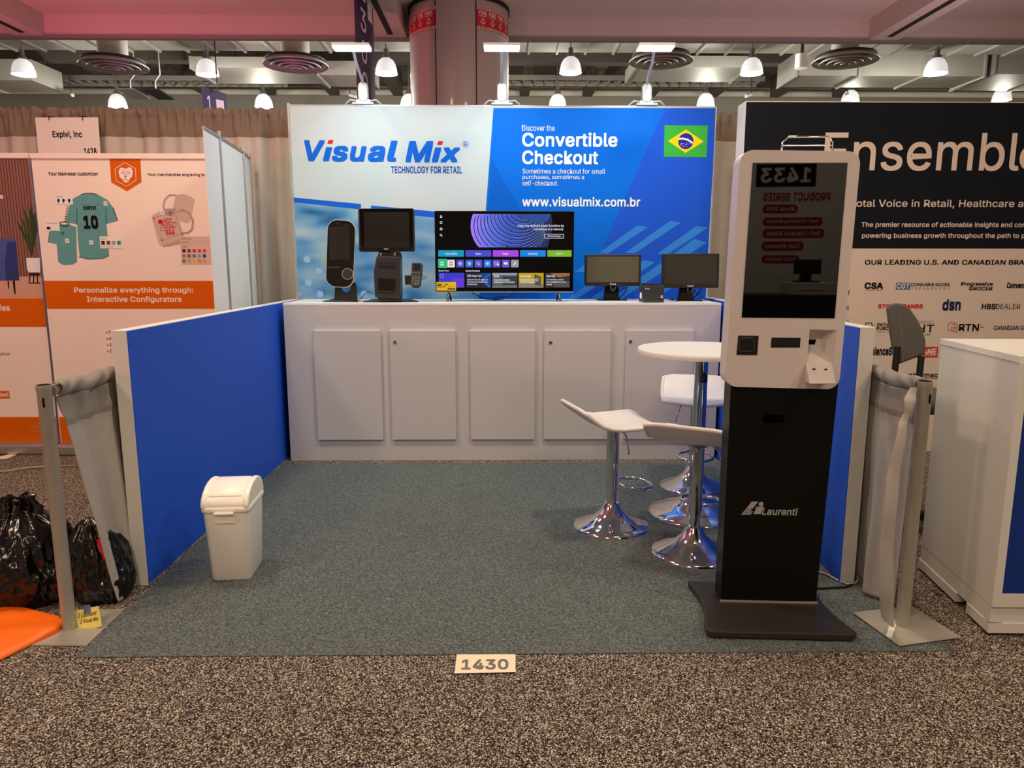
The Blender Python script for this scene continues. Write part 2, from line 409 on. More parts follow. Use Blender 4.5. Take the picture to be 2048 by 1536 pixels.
def fduct(x0, x1, yt, yb, y, d, label, ribs):
    a = onY(x0, yb, y); c = onY(x1, yt, y); duct((a.x, y, a.z), (c.x, y+d, c.z), label, ribs)
fduct(380, 620, 114, 135, 14, 1.2, 'short air duct between the two left diffusers', 1.4)
fduct(634, 742, 122, 150, 14.3, .9, 'short air duct behind the leftmost arm light', .9)
fduct(1270, 1500, 112, 134, 14, 1.1, 'air duct behind the third arm light', 1.1)
fduct(1590, 1975, 106, 151, 14, .9, 'deep air duct above the dark banner wall', 1.0)
fduct(1985, 2250, 106, 148, 14.0, 1.3, 'air duct at the upper right corner of the hall', 1.2)
fduct(-60, 60, 118, 160, 14.6, 1.0, 'air duct at the upper left corner of the hall', 1.4)
M_tray = mat('tray_steel', (150, 145, 135), .5, .4)
def tray(x0, x1, y0, label):
    a = onY(x0, y0, 16.6); c = onY(x1, y0, 16.6)
    t = thing('cable_tray', label, 'cable tray', (a.x, 16.6, a.z))
    for y in (16.6, 17.15): MB().box((a.x, y-.02, a.z-.04), (c.x, y+.02, a.z+.06), M_tray).build('side_rail', t)
    n = int((c.x-a.x)/.23)
    for i in range(n):
        x = a.x+.1+i*(c.x-a.x-.2)/max(1, n-1)
        MB().box((x-.02, 16.6, a.z-.04), (x+.02, 17.15, a.z), M_tray).build('rung', t)
    for x in (a.x+.3, c.x-.3): MB().tube([(x, 16.6, a.z), (x, 16.6, 6.62)], .012, M_dark, 6).build('hanger_rod', t)
tray(70, 560, 156, 'ladder cable tray below the ducts at left'); tray(1018, 1530, 156, 'ladder cable tray below the ducts right of the column'); tray(1960, 2120, 156, 'ladder cable tray at far right')
for i in range(12):      # deck beams running away from the viewer
    x = -9+i*1.6
    b = MB().box((x-.12, 13.9, 5.5), (x+.12, 19.4, 6.0), mat('deck_beam', (88, 82, 74), .85)); struct(b.build('trim_%d' % (7+i)), 'deck beam under the high ceiling')
struct(MB().box((-14, 15.4, 5.3), (14, 15.7, 6.0), MATS['deck_beam']).build('trim_19'), 'cross deck beam')
for x, y, lb in ((262, 183, 'tilted pale flat fixture hung above the left drape, left of two'), (312, 184, 'tilted dark flat fixture hung above the left drape, right of two')):
    p = onY(x, y, 15.0); t = thing('hung_fixture', lb, 'fixture', p)
    a = MB(); a.add([(p.x-.22, p.y-.1, p.z+.03), (p.x+.1, p.y-.1, p.z+.03), (p.x+.25, p.y+.25, p.z-.08), (p.x-.07, p.y+.25, p.z-.08)], [(0, 1, 2, 3)], M_alu if x < 300 else M_dark); a.build('flat_plate', t, solid=.03)
    MB().tube([(p.x, p.y, p.z), (p.x, p.y, p.z+.2), (p.x+.1, p.y, p.z+.32), (p.x+.1, p.y, 6.62)], .015, M_alu, 6).build('bracket', t)
p = onY(1603, 124, 12.6); t = thing('ceiling_spot', 'short pale cylinder fitting under the ceiling beside the right diffuser', 'lamp', p)
MB().lathe([(.1, -.1), (.1, .12)], p, M_white, 20).build('cylinder_body', t); MB().lathe([(.03, .12), (.03, .6)], p, M_dark, 8).build('stem', t)
for x, y, lb in ((142, 187, 'pale tube stub hung on a wire above the left drape'), (700, 190, 'pale tube stub hung left of the column'), (1502, 189, 'pale tube stub hung above the dark banner wall edge'), (1695, 188, 'pale tube stub hung above the middle of the dark banner wall')):
    p = onY(x, y, 15.8); t = thing('hung_tube', lb, 'tube', p)
    MB().tube([p, p+Vector((.2*(1 if x < 900 else -1), -.3, -.1))], .035, M_white, 8).build('tube', t); MB().tube([p, Vector((p.x, p.y, 6.62))], .01, M_dark, 6).build('wire', t)
# aisle signs
M_purp = mat('purple_sign', (44, 34, 84), .5, var=.05)
o0 = Vector((-1.36, 7.35, 2.62)); uu = Vector((.055, .62, 0)); L_ = uu.length; un = uu.normalized()
sg = thing('aisle_sign', 'tall purple hanging aisle sign reading 1300 behind the left arm light', 'sign', o0)
fr = Fr(o0, (un.x, un.y, 0), (0, 0, 1))
bd = MB(); nrm = fr.n
bd.add([fr.P(a, b_, c) for c in (-.02, 0) for a, b_ in ((0, 0), (L_, 0), (L_, 1.49), (0, 1.49))], [(0, 3, 2, 1), (4, 5, 6, 7), (0, 1, 5, 4), (1, 2, 6, 5), (2, 3, 7, 6), (3, 0, 4, 7)], M_purp)
bd.build('sign_board', sg)
tx = MB()
for i, ch in enumerate('1300'): tx.abtext(fr, ch, .13, 1.22-.29*i, .33, 1.43-.29*i, .002, P_white, .01)
tx.abrect(fr, .40, 1.1, .58, 1.42, .002, P_white); tx.build('sign_print', sg)
p = onY(430, 205, 11.75); fr2 = Fr(p, (.6, .8, 0)); sg2 = thing('aisle_sign', 'small purple hanging sign with a white 1 above the left drape', 'sign', p)
bd = MB(); bd.add([fr2.P(a, b_, c) for c in (-.02, 0) for a, b_ in ((-.2, -.5), (.2, -.5), (.2, .16), (-.2, .2))], [(0, 3, 2, 1), (4, 5, 6, 7), (0, 1, 5, 4), (1, 2, 6, 5), (2, 3, 7, 6), (3, 0, 4, 7)], M_purp); bd.build('sign_board', sg2)
MB().abtext(fr2, '1', -.13, -.12, -.06, .08, .002, P_white, .01).abrect(fr2, .02, -.12, .15, .05, .002, P_white).build('sign_print', sg2)
MB().tube([p+Vector((.05, 0, .15)), p+Vector((.05, 0, 1.6))], .01, M_dark, 6).build('hanger', sg2)
# unseen soffit downlights: fittings added for the overhead lamps
tr0 = None
for i, (x, y) in enumerate(DOWN):
    t = thing('unseen_downlight', 'unseen soffit downlight added to light booth and aisle from above', 'lamp', (x, y, SOF-.03), 0, 'unseen downlights')
    MB().lathe([(.27, -.005), (.29, .0), (.29, .029)], (x, y, SOF-.03), M_white, 32, cap=False).build('trim_ring', t)
for i, (x, y, z, tg, pw, c) in enumerate(UPL):
    t = thing('added_uplight', 'unseen coloured uplight on a stand, added to tint soffit and beam', 'lamp', (x, y, 0), 0, 'added uplights')
    MB().lathe([(.2, 0), (.2, .02), (.02, .05), (.02, z-.3)], (x, y, 0), M_black, 20).build('stand', t)
    MB().lathe([(.1, z-.3), (.12, z-.06)], (x, y, 0), M_black, 20).build('lamp_body', t)

# ================================================================== our booth
carp = MB()
pts = [(-1.45, 2.305), (1.58, 2.305), (1.575, 4.72), (-1.462, 4.72)]
carp.prism(pts, XY, 0.0005, .003, ramp_mat('grey_booth_carpet', [(.32, (58, 63, 64)), (.5, (87, 94, 94)), (.68, (126, 133, 132))], 210, 2.5, (.7, 1, 1), bump=.5, bdist=.004))
tag(carp.build('booth_carpet'), 'grey flat booth carpet laid over the speckled hall carpet', 'carpet')
CZ = .003
# ---- side walls
lw = thing('half_wall', 'left low booth wall, blue inside with white top and end', 'wall', (-1.50, 2.867, 0))
MB().box((-1.5316, 2.867, 0), (-1.4735, 5.35, 1.065), M_white).build('wall_body', lw, bevel=.001)
MB().box((-1.4735, 2.869, 0.006), (-1.4705, 5.348, 1.062), M_blue).build('blue_panel', lw)
rw = thing('half_wall', 'right low booth wall behind the tall kiosk, blue inside with white end', 'wall', (1.45, 2.8466, CZ))
MB().prism([(1.4231, 2.8466), (1.482, 2.8466), (1.562, 5.35), (1.503, 5.35)], XY, CZ, 1.078, M_white).build('wall_body', rw, bevel=.001)
MB().prism([(1.4201, 2.8486), (1.4231, 2.8486), (1.503, 5.348), (1.500, 5.348)], XY, CZ+.003, 1.075, M_blue).build('blue_panel', rw)
# ---- display wall
BY = 5.353; bw = thing('display_wall', 'tall white and blue printed display wall at the back of the booth', 'display', (0, BY, 0))
BF = Fr((0, BY, 0))
M_bw = mat('display_fabric_white', (188, 199, 204), .62, var=.025, scale=1.2, bump=.05, bscale=7)
MB().box((-1.4807, BY, 0), (1.5183, BY+.05, 2.414), M_bw).build('panel', bw)
ed = MB().box((-1.4947, BY-.006, 0), (-1.4807, BY+.05, 2.43), M_alu).box((1.5183, BY-.006, 0), (1.526, BY+.05, 2.416), M_alu).box((-1.4807, BY-.002, 2.414), (1.5183, BY+.05, 2.42), M_alu)
ed.build('edge_frame', bw)
B1 = mat('azure_print', (0, 104, 214), .6, spec=.12, var=.03, scale=1.5); B2 = mat('royal_print', (28, 84, 206), .6, spec=.12, var=.04, scale=1.5); B3 = mat('deep_azure_print', (0, 92, 198), .6, spec=.12, var=.03)
B4 = mat('stripe_print', (52, 130, 220), .6, spec=.12, var=.03); B5 = mat('edge_stripe_blue', (20, 92, 205), .6, spec=.12, var=.03)
g = MB()
g.poly(BF, [(987, 216), (1432.5, 216), (1411, 598), (958, 598)], .0008, B1)
g.poly(BF, [(1330, 216.5), (1432, 216.5), (1411, 597.6), (1160, 597.6)], .0014, B2)
g.poly(BF, [(983, 318), (1052, 440), (1080, 597.6), (960, 597.6)], .0014, B3)
for x, y, ln, wd in ((1196, 507, 80, 20), (1250, 506, 92, 20), (1314, 508, 80, 22), (1147, 545, 40, 20), (1180, 597, 110, 20), (1222, 597, 170, 22), (1290, 597, 98, 22), (1135, 597, 60, 20)):
    g.poly(BF, [(x, y), (x+wd, y), (x+wd+ln, y-ln*.66), (x+ln*.98, y-ln*.70)], .002, B4)
g.build('blue_print', bw)
ph = bpy.data.materials.new('blurred_shop_photo'); ph.use_nodes = True; ph.node_tree.nodes['Principled BSDF'].inputs['Specular IOR Level'].default_value = .12; nt = ph.node_tree; pb = nt.nodes['Principled BSDF']; pb.inputs['Roughness'].default_value = .6
tc = nt.nodes.new('ShaderNodeTexCoord'); mp = nt.nodes.new('ShaderNodeMapping'); mp.inputs['Scale'].default_value = (1.1, 1, 3.2); mp.inputs['Rotation'].default_value = (0, .22, 0); nt.links.new(tc.outputs['Object'], mp.inputs[0])
nn = nt.nodes.new('ShaderNodeTexNoise'); nn.inputs['Scale'].default_value = 2.2; nn.inputs['Detail'].default_value = 1.2; nn.inputs['Distortion'].default_value = .15; nt.links.new(mp.outputs[0], nn.inputs['Vector'])
rp = nt.nodes.new('ShaderNodeValToRGB')
for i, (p_, c_) in enumerate(((.30, (40, 98, 150)), (.42, (92, 146, 196)), (.52, (66, 126, 190)), (.60, (124, 166, 202)), (.70, (172, 192, 200)))):
    e = rp.color_ramp.elements[i] if i < 2 else rp.color_ramp.elements.new(.5); e.position = p_; e.color = lin(c_)+(1,)
nt.links.new(nn.outputs['Fac'], rp.inputs[0])
n3 = nt.nodes.new('ShaderNodeTexNoise'); n3.inputs['Scale'].default_value = 3.5; n3.inputs['Detail'].default_value = 1; nt.links.new(tc.outputs['Object'], n3.inputs['Vector'])
r3 = nt.nodes.new('ShaderNodeValToRGB'); r3.color_ramp.elements[0].position = .58; r3.color_ramp.elements[0].color = (0, 0, 0, 1); r3.color_ramp.elements[1].position = .7; r3.color_ramp.elements[1].color = (.5, .5, .5, 1)
nt.links.new(n3.outputs['Fac'], r3.inputs[0])
mx = nt.nodes.new('ShaderNodeMix'); mx.data_type = 'RGBA'; mx.inputs[7].default_value = lin((160, 190, 175))+(1,); nt.links.new(r3.outputs[0], mx.inputs[0]); nt.links.new(rp.outputs[0], mx.inputs[6]); nt.links.new(mx.outputs[2], pb.inputs['Base Color'])
g = MB(); g.poly(BF, [(588.5, 404), (722, 419), (722, 440), (742, 440), (742, 421), (974, 444), (958, 597.6), (597.5, 597.6)], .0006, ph); 
M_bok = mat('bokeh_print', (150, 185, 225), .6, spec=.12, var=.02)
for x, y, r in ((614, 519, 7), (638, 542, 7), (617, 565, 7), (640, 588, 7), (728, 588, 7), (600, 588, 4)): g.disc(BF, x, y, r, .0016, M_bok)
g.build('photo_print', bw)
g = MB(); g.poly(BF, [(587.5, 395), (722, 408), (722, 419), (588.5, 404.5)], .0012, B5); g.poly(BF, [(742, 411), (976, 433), (974, 446), (742, 422)], .0012, B5); g.build('blue_edge_stripe', bw)
g = MB(); VB = mat('logo_blue', (10, 96, 205), .6, spec=.12, var=.02)
Z7 = lambda x, y: (560+x/4.655, 240+y/4.655)
def t7(s_, x0, y0, x1, y1, bold, sh=.2): g.text(BF, s_, *Z7(x0, y0), *Z7(x1, y1), .001, VB, bold, sh)
t7('V', 225, 187, 425, 385, .034); t7('\u0131', 395, 252, 490, 385, .034); t7('s', 480, 240, 640, 390, .034); t7('u', 648, 244, 810, 390, .034); t7('a', 815, 240, 985, 392, .034); t7('l', 993, 192, 1098, 390, .034)
t7('M', 1165, 195, 1430, 395, .034); t7('\u0131', 1412, 255, 1503, 395, .034); t7('x', 1490, 255, 1680, 395, .034)
for x0, y0, x1, y1 in ((440, 187, 500, 222), (1462, 197, 1520, 232)): g.poly(BF, [Z7(x0+12, y0), Z7(x1, y0), Z7(x1-12, y1), Z7(x0, y1)], .0012, P_red)
g.disc(BF, *Z7(1727, 225), 6.0, .001, VB, 24, r0=5.1); g.text(BF, 'R', *Z7(1716, 210), *Z7(1740, 240), .001, VB, .01)
g.text(BF, 'TECHNOLOGY FOR RETAIL', *Z7(1033, 430), *Z7(1695, 498), .001, mat('slogan_blue', (18, 74, 160), .6, spec=.12), .022)
g.build('logo_lettering', bw)
g = MB()
g.text(BF, 'Discover the', 1044, 250, 1109.5, 262, .0026, P_white)
g.text(BF, 'Convertible', 1044.5, 265, 1234.5, 294, .0026, P_white, .022); g.text(BF, 'Checkout', 1044.5, 301, 1196, 329, .0026, P_white, .022)
g.text(BF, 'Sometimes a checkout for small', 1045, 337, 1210, 347.5, .0026, P_white); g.text(BF, 'purchases, sometimes a', 1045, 349.5, 1168, 360.5, .0026, P_white); g.text(BF, 'self-checkout.', 1045, 361, 1116, 371.5, .0026, P_white)
g.text(BF, 'www.visualmix.com.br', 1044.5, 394, 1280, 413.5, .0026, P_white, .02)
g.build('slogan_lettering', bw)
g = MB(); g.poly(BF, [(1329, 250.5), (1415.5, 251.5), (1413, 314.5), (1327.5, 313.5)], .0026, mat('flag_green', (60, 170, 62), .6, spec=.12)); g.poly(BF, [(1371.5, 259), (1407, 283), (1370.5, 306), (1336, 282)], .003, mat('flag_yellow', (250, 205, 0), .6, spec=.12))
g.disc(BF, 1371.5, 282.5, 15.3, .0034, mat('flag_blue', (42, 40, 150), .6, spec=.12), 28)
g.poly(BF, [(1357, 276), (1366, 275.5), (1376, 278), (1385.5, 284.5), (1385, 288), (1375, 281.5), (1366, 279), (1356.5, 279.5)], .0038, P_white)
for i in range(16): g.disc(BF, 1371.5+random.uniform(-11, 9), 289+random.uniform(-3, 5), .6, .0038, P_white, 6)
g.build('flag_print', bw)
# ---- counter
CYF = 4.80
ctr = thing('display_counter', 'long white counter with five raised door panels across the booth', 'counter', (0, CYF, 0))
MB().box((-1.4304, CYF, 0), (1.4584, BY-.004, 1.05), M_counter).build('counter_body', ctr)
MB().box((-1.432, CYF-.002, 1.05), (1.4584, BY-.004, 1.066), M_whitep).build('counter_top', ctr, bevel=.001)
CFR = Fr((0, CYF-.018, 0)); dr = MB
zt_, zb_ = onY(950, 661, CYF-.018).z, onY(950, 879, CYF-.018).z
for (x0, x1), lk in zip(((631.5, 763.5), (782.5, 911.5), (941, 1069.5), (1088, 1220), (1249.5, 1384)), (None, (790, 684), None, (1101, 685), (1261, 683))):
    a0 = CFR.ab(x0, 770)[0]; a1 = CFR.ab(x1, 770)[0]
    d = MB().box((a0, CYF-.020, zb_), (a1, CYF-.0005, zt_), M_counter).build('door', ctr, bevel=.0015)
    if lk:
        p = onY(*lk, CYF-.02); k = MB(); k.prism([(p.x+.011*math.cos(q*.3142), p.z+.011*math.sin(q*.3142)) for q in range(20)], XZ, CYF-.026, CYF-.0195, M_chrome)
        k.box((p.x-.0015, CYF-.0268, p.z-.006), (p.x+.0015, CYF-.0258, p.z+.006), P_black); kk = k.build('lock', d)
# ---- arm lights on the display wall
M_led = glow('led_strip', (255, 255, 250), 9); M_lampm = mat('pale_lamp_metal', (205, 208, 210), .4, .3)
HZ = 2.66
al = [((665, 740), 727, 'left'), ((967, 1040), 1004, 'middle'), ((1276, 1348), 1293, 'right')]
for (xa, xb), xbase, nm in al:
    h0 = onY(xa, 97, 4.75); h1 = onY(xb, 97, 4.75); hc = (h0+h1)/2; bx = onY(xbase, 208, 5.37).x
    t = thing('arm_light', '%s clip-on arm light with lit bar head above the display wall' % nm, 'lamp', (bx, 5.378, 2.42), 0, 'display wall arm lights')
    c = MB().box((bx-.075, 5.335, 2.421), (bx+.075, 5.42, 2.436), M_lampm).box((bx-.05, 5.36, 2.43), (bx+.05, 5.40, 2.46), M_lampm); c.build('clamp', t, bevel=.004)
    c = MB(); c.prism(rr(bx-.034, 2.445, bx+.034, 2.575, .03), XZ, 5.355, 5.40, M_lampm); c.build('driver_box', t, bevel=.006)
    c = MB().tube([(bx, 5.375, 2.57), ((bx*.4+hc.x*.6), 5.0, hc.z-.02), (hc.x, 4.79, hc.z+.025)], .009, M_lampm, 10); c.build('arm', t)
    c = MB().box((h0.x, 4.715, hc.z+.010), (h1.x, 4.825, hc.z+.026), M_lampm); hd = c.build('lamp_head', t, bevel=.003)
    c = MB().box((h0.x+.004, 4.719, hc.z-.0), (h1.x-.004, 4.821, hc.z+.0105), M_led); c.build('led_panel', hd)
    for sx in (-1, 1): MB().tube([(bx+sx*.05, 5.37, 2.45), (bx+sx*.09, 5.36, 2.455), (bx+sx*.12, 5.36, 2.43), (bx+sx*.125, 5.37, 2.425)], .006, M_lampm, 8).build('cable', t)
    lamp('arm_light_glow', 'AREA', (hc.x, 4.77, hc.z-.012), 7.4, (.66, .92, 1.0), abs(h1.x-h0.x), (hc.x, 4.83, 1.4), sy=.13)
# ---- TV
TF = Fr((0, 5.0, 0)); tv = thing('television', 'flat television showing a smart home menu, standing on the counter', 'television', (.02, 5.03, 1.066))
a0, b1 = TF.ab(868.5, 421.5); a1, b0 = TF.ab(1146.5, 585)
MB().box((a0, 5.003, b0), (a1, 5.035, b1), M_black).build('cabinet', tv, bevel=.003)
MB().box((a0+.12, 5.034, b0+.06), (a1-.12, 5.075, b0+.33), M_dark).build('rear_housing', tv, bevel=.01)
MB().abrect(TF, a0+.003, b0+.008, a1-.003, b1-.003, -.0015, mat('tv_glass', (2, 2, 4), .12, spec=.2, var=.02)).build('screen_glass', tv)
MB().abrect(TF, a0+.001, b0+.0005, a1-.001, b0+.007, .001, M_alu).build('chin_strip', tv)
M_leg = mat('tv_leg_metal', (96, 94, 90), .35, .7)
for sx, xx in ((-1, 896.5), (1, 1119.5)):
    x = TF.ab(xx, 600)[0]
    lg = MB().tube([(x+.004*sx*-1, 5.016, b0+.012), (x+.004*sx*-1, 5.016, b0-.008), (x, 4.94, 1.0755)], .0085, M_leg, 8); lg.tube([(x+.004*sx*-1, 5.018, b0+.0), (x+.012*sx*-1, 5.09, 1.0755)], .0085, M_black, 8)
    lg.build('leg', tv)
TZ = lambda x, y: (860+x/6.827, 410+y/6.829)
g = MB(); E = glow
def tr(x0, y0, x1, y1, m, off=.0012, r=0): g.rect(TF, *TZ(x0, y0), *TZ(x1, y1), off, m, r)
def tt(s_, x0, y0, x1, y1, m=None, bold=.01, off=.003): g.text(TF, s_, *TZ(x0, y0), *TZ(x1, y1), off, m or E('screen_white', (240, 240, 250), .9), bold)
SW = E('screen_white', (240, 240, 250), .9)
# the hero picture: a violet-to-blue disc of fine rings, cut by the picture edge
hm = bpy.data.materials.new('screen_hero'); hm.use_nodes = True; nt = hm.node_tree; hb = nt.nodes['Principled BSDF']; hb.inputs['Base Color'].default_value = (.01, .01, .01, 1); hb.inputs['Roughness'].default_value = .3
tc = nt.nodes.new('ShaderNodeTexCoord'); sx_ = nt.nodes.new('ShaderNodeSeparateXYZ'); nt.links.new(tc.outputs['Object'], sx_.inputs[0])
cx, cz = TF.ab(*TZ(1080, 250)); lx0 = TF.ab(*TZ(560, 250))[0]; lx1 = TF.ab(*TZ(1700, 250))[0]
mr = nt.nodes.new('ShaderNodeMapRange'); mr.inputs[1].default_value = lx0-.02; mr.inputs[2].default_value = lx1-.02; nt.links.new(sx_.outputs[0], mr.inputs[0])
cr = nt.nodes.new('ShaderNodeValToRGB')
for i, (p_, c_) in enumerate(((0, (170, 120, 255)), (.2, (95, 110, 240)), (.45, (40, 75, 190)), (.7, (20, 60, 130)), (1, (4, 8, 18)))):
    e = cr.color_ramp.elements[i] if i < 2 else cr.color_ramp.elements.new(.5); e.position = p_; e.color = lin(c_)+(1,)
nt.links.new(mr.outputs[0], cr.inputs[0]); nt.links.new(cr.outputs[0], hb.inputs['Emission Color']); hb.inputs['Emission Strength'].default_value = .95
hero = []
ca, cb = TF.ab(*TZ(1090, 290)); ka = abs(TF.ab(*TZ(1091, 290))[0]-ca)
top, bot = TF.ab(*TZ(0, 122))[1], TF.ab(*TZ(0, 578))[1]
for i in range(61):
    t_ = math.radians(90+180*i/60); a = ca+535*ka*math.cos(t_)*1.0; b_ = cb+470*ka*math.sin(t_)
    hero.append((a, min(top, max(bot, b_))))
rx = TF.ab(*TZ(1670, 300))[0]
hero += [(rx-.03, bot), (rx, cb-.02), (rx, cb+.03), (rx-.01, top)]
g.add([TF.P(a, b_, .0009) for a, b_ in hero], [tuple(range(len(hero)))], hm)
RL = E('screen_ring', (150, 190, 255), 1.0); RD = E('screen_shadow', (6, 16, 50), .8)
for k in range(15):
    R1 = 500-26*k; pts = []
    for i in range(41):
        t_ = math.radians(130+215*i/40); a = ca+.02*k*.5+R1*ka*math.cos(t_); b_ = cb+.012*k+R1*.86*ka*math.sin(t_); pts.append((a, b_))
    for (x0, y0), (x1, y1) in zip(pts, pts[1:]):
        if max(y0, y1) > top or min(y0, y1) < bot or x1 > rx or x0 > rx: continue
        d = Vector((x1-x0, y1-y0)).normalized(); n = Vector((-d.y, d.x))
        for wd, mm, of, sh in ((.0016, RL, .0018, 0), (.006, RD, .0014, .0042)):
            q = [Vector((x0, y0))+n*(sh-wd/2), Vector((x1, y1))+n*(sh-wd/2), Vector((x1, y1))+n*(sh+wd/2), Vector((x0, y0))+n*(sh+wd/2)]
            if min(v.y for v in q) < bot or max(v.y for v in q) > top: continue
            g.add([TF.P(v.x, v.y, of) for v in q], [(0, 1, 2, 3)], mm)
g.poly(TF, [TZ(1190, 124), TZ(1655, 124), TZ(1600, 225), TZ(1400, 240), TZ(1290, 190)], .0022, E('screen_facet', (38, 80, 160), .8))
tt('Enjoy the device\u2019s smart functions by', 1200, 265, 1828, 308, bold=.01); tt('connecting to a network.', 1412, 315, 1826, 352)
g.rect(TF, *TZ(1562, 396), *TZ(1828, 458), .0024, SW, .004); g.rect(TF, *TZ(1568, 402), *TZ(1822, 452), .0028, E('screen_button', (40, 48, 80), .8), .003); tt('Network Settings', 1605, 414, 1782, 440, off=.0034)
for x0, x1, c_, tx_ in ((112, 464, (0, 160, 205), 'Home Office'), (484, 836, (70, 80, 215), 'Games'), (857, 1208, (175, 75, 240), 'Music'), (1230, 1580, (0, 140, 240), 'Home Hub'), (1602, 1932, (130, 195, 50), 'Sports')):
    tr(x0, 618, x1, 706, E('screen_tile_'+tx_, c_, .85), r=.004); w_ = 15*len(tx_)/2; tt(tx_, (x0+x1)/2-w_, 650, (x0+x1)/2+w_, 680)
for k, c_ in enumerate(((40, 200, 135), (235, 240, 245), (80, 80, 205), (50, 105, 225), (90, 90, 210), (30, 120, 240), (105, 85, 210), (110, 90, 220), (165, 160, 175))):
    x = 112+124.2*k; tr(x if k else 110, 748 if k else 735, x+104 if k else 234, 852 if k else 860, E('screen_app_%d' % k, c_, .85), r=.003)
    cx_, cy_ = x+52, 800
    if k in (0, 1):
        for dx in (-1, 1):
            for dy in (-1, 1): tr(cx_+dx*12-9, cy_+dy*16-11, cx_+dx*12+9, cy_+dy*16+11, SW if k == 0 else E('screen_icon_orange', (235, 110, 50), .9), .002)
    elif k in (2, 3, 5): g.disc(TF, *TZ(cx_, cy_), 3.6, .002, SW, 18, r0=2.7); g.disc(TF, *TZ(cx_, cy_), 1.4, .002, SW, 10)
    elif k == 4: g.disc(TF, *TZ(cx_-3, cy_-3), 2.6, .002, SW, 14, r0=1.7); g.line(TF, [TZ(cx_+8, cy_+8), TZ(cx_+22, cy_+22)], .003, .002, SW)
    elif k == 6: tr(cx_-28, cy_-20, cx_+14, cy_+12, SW, .002); tr(cx_-23, cy_-15, cx_+9, cy_+7, E('screen_app_6', (0, 0, 0)), .0026); g.disc(TF, *TZ(cx_+18, cy_+12), 2.2, .003, SW, 12)
    elif k == 7: g.disc(TF, *TZ(cx_-10, cy_-6), 2.4, .002, SW, 14); g.disc(TF, *TZ(cx_+12, cy_-4), 2.4, .002, SW, 14); tr(cx_-12, cy_, cx_+26, cy_+14, SW, .002, .002)
    else: g.line(TF, [TZ(cx_-20, cy_+20), TZ(cx_+18, cy_-18)], .0065, .002, SW)
for k, y in enumerate((155, 240, 328, 412)):
    x = 152
    if k == 0: g.disc(TF, *TZ(x, y-8), 1.3, .002, SW, 12); g.disc(TF, *TZ(x, y+12), 2.6, .002, SW, 12, ry=1.5)
    elif k == 1: g.disc(TF, *TZ(x, y), 2.6, .002, SW, 16, r0=1.6)
    elif k == 2: g.disc(TF, *TZ(x, y), 2.7, .002, SW, 16, r0=2.0); g.disc(TF, *TZ(x, y), 1.2, .002, SW, 10)
    else: g.disc(TF, *TZ(x-3, y-3), 2.1, .002, SW, 16, r0=1.3); g.line(TF, [TZ(x+6, y+6), TZ(x+20, y+20)], .0028, .002, SW)
tt('Recent Input', 118, 886, 260, 912); tt('Device Functions', 488, 886, 680, 912)
tr(118, 926, 470, 1128, E('screen_card_blue', (60, 62, 215), .8)); tr(300, 1000, 470, 1128, E('screen_card_violet', (100, 60, 225), .8), .0016)
g.line(TF, [TZ(138, 950), TZ(185, 950), TZ(185, 985), TZ(138, 985), TZ(138, 950)], .0011, .002, SW)
tr(490, 928, 832, 1130, E('screen_card_navy', (26, 34, 62), .8)); g.line(TF, [TZ(825, 945), TZ(715, 1020), TZ(815, 1120)], .004, .0016, E('screen_cyan', (40, 150, 250), .9)); g.poly(TF, [TZ(690, 930), TZ(830, 930), TZ(830, 1128), TZ(790, 1128), TZ(700, 1010)], .0014, E('screen_card_glow', (20, 66, 150), .8))
tr(850, 928, 1190, 1130, E('screen_card_grey', (92, 98, 108), .8)); tr(850, 928, 1190, 960, E('screen_card_pale', (165, 175, 190), .7), .0014); tr(990, 975, 1185, 1095, E('screen_card_slate', (52, 60, 74), .8), .0016); tr(850, 1100, 1190, 1130, E('screen_card_floor', (120, 118, 112), .8), .0018)
tr(1210, 928, 1550, 1130, E('screen_card_yellow', (205, 170, 20), .8)); g.poly(TF, [TZ(1210, 1040), TZ(1550, 1080), TZ(1550, 1130), TZ(1210, 1130)], .0014, E('screen_card_sand', (140, 136, 118), .8)); g.poly(TF, [TZ(1425, 945), TZ(1515, 980), TZ(1515, 1110), TZ(1425, 1090)], .0016, E('screen_card_box', (96, 84, 74), .8)); g.disc(TF, *TZ(1460, 1020), 3.2, .002, SW, 14, r0=2.7)
tr(1570, 928, 1908, 1130, E('screen_card_dark', (50, 46, 46), .8)); g.poly(TF, [TZ(1640, 930), TZ(1908, 930), TZ(1908, 965), TZ(1760, 990)], .0014, E('screen_card_wood', (170, 110, 70), .8)); tr(1690, 1040, 1900, 1120, E('screen_card_sofa', (84, 86, 90), .8), .0016)
for x, h_, ls in ((510, 'Edit App List', ('Edit the list of apps on', 'the Home to include your', 'preferences.')), (870, 'Guide', ('Check the broadcast', 'schedule and information.')), (1230, 'User Guide', ('Check how to use the', 'device\u2019s features.')), (1590, 'Home Hub', ('Conveniently control', 'home appliances on your', 'device.'))):
    tt(h_, x, 952, x+14.6*len(h_), 986)
    for i, l_ in enumerate(ls): tt(l_, x, 1008+31*i, x+11.6*len(l_), 1034+31*i)
g.build('screen_image', tv)
st = MB(); YL = mat('yellow_label', (215, 185, 10), .5); st.rect(TF, *TZ(88, 1052), *TZ(356, 1168), .003, YL)
for i, (x0, y0, x1, y1) in enumerate(((100, 1075, 160, 1084), (100, 1092, 160, 1106), (205, 1078, 240, 1090), (176, 1104, 204, 1114), (255, 1108, 275, 1114), (100, 1120, 170, 1126), (240, 1138, 345, 1154))): st.rect(TF, *TZ(x0, y0), *TZ(x1, y1), .0036, P_black)
st.line(TF, [TZ(175, 1070), TZ(175, 1128), TZ(350, 1128)], .0005, .0036, P_black); s_ = st.build('energy_label', tv); s_['label'] = 'yellow energy label'
zc_ = b0-.02
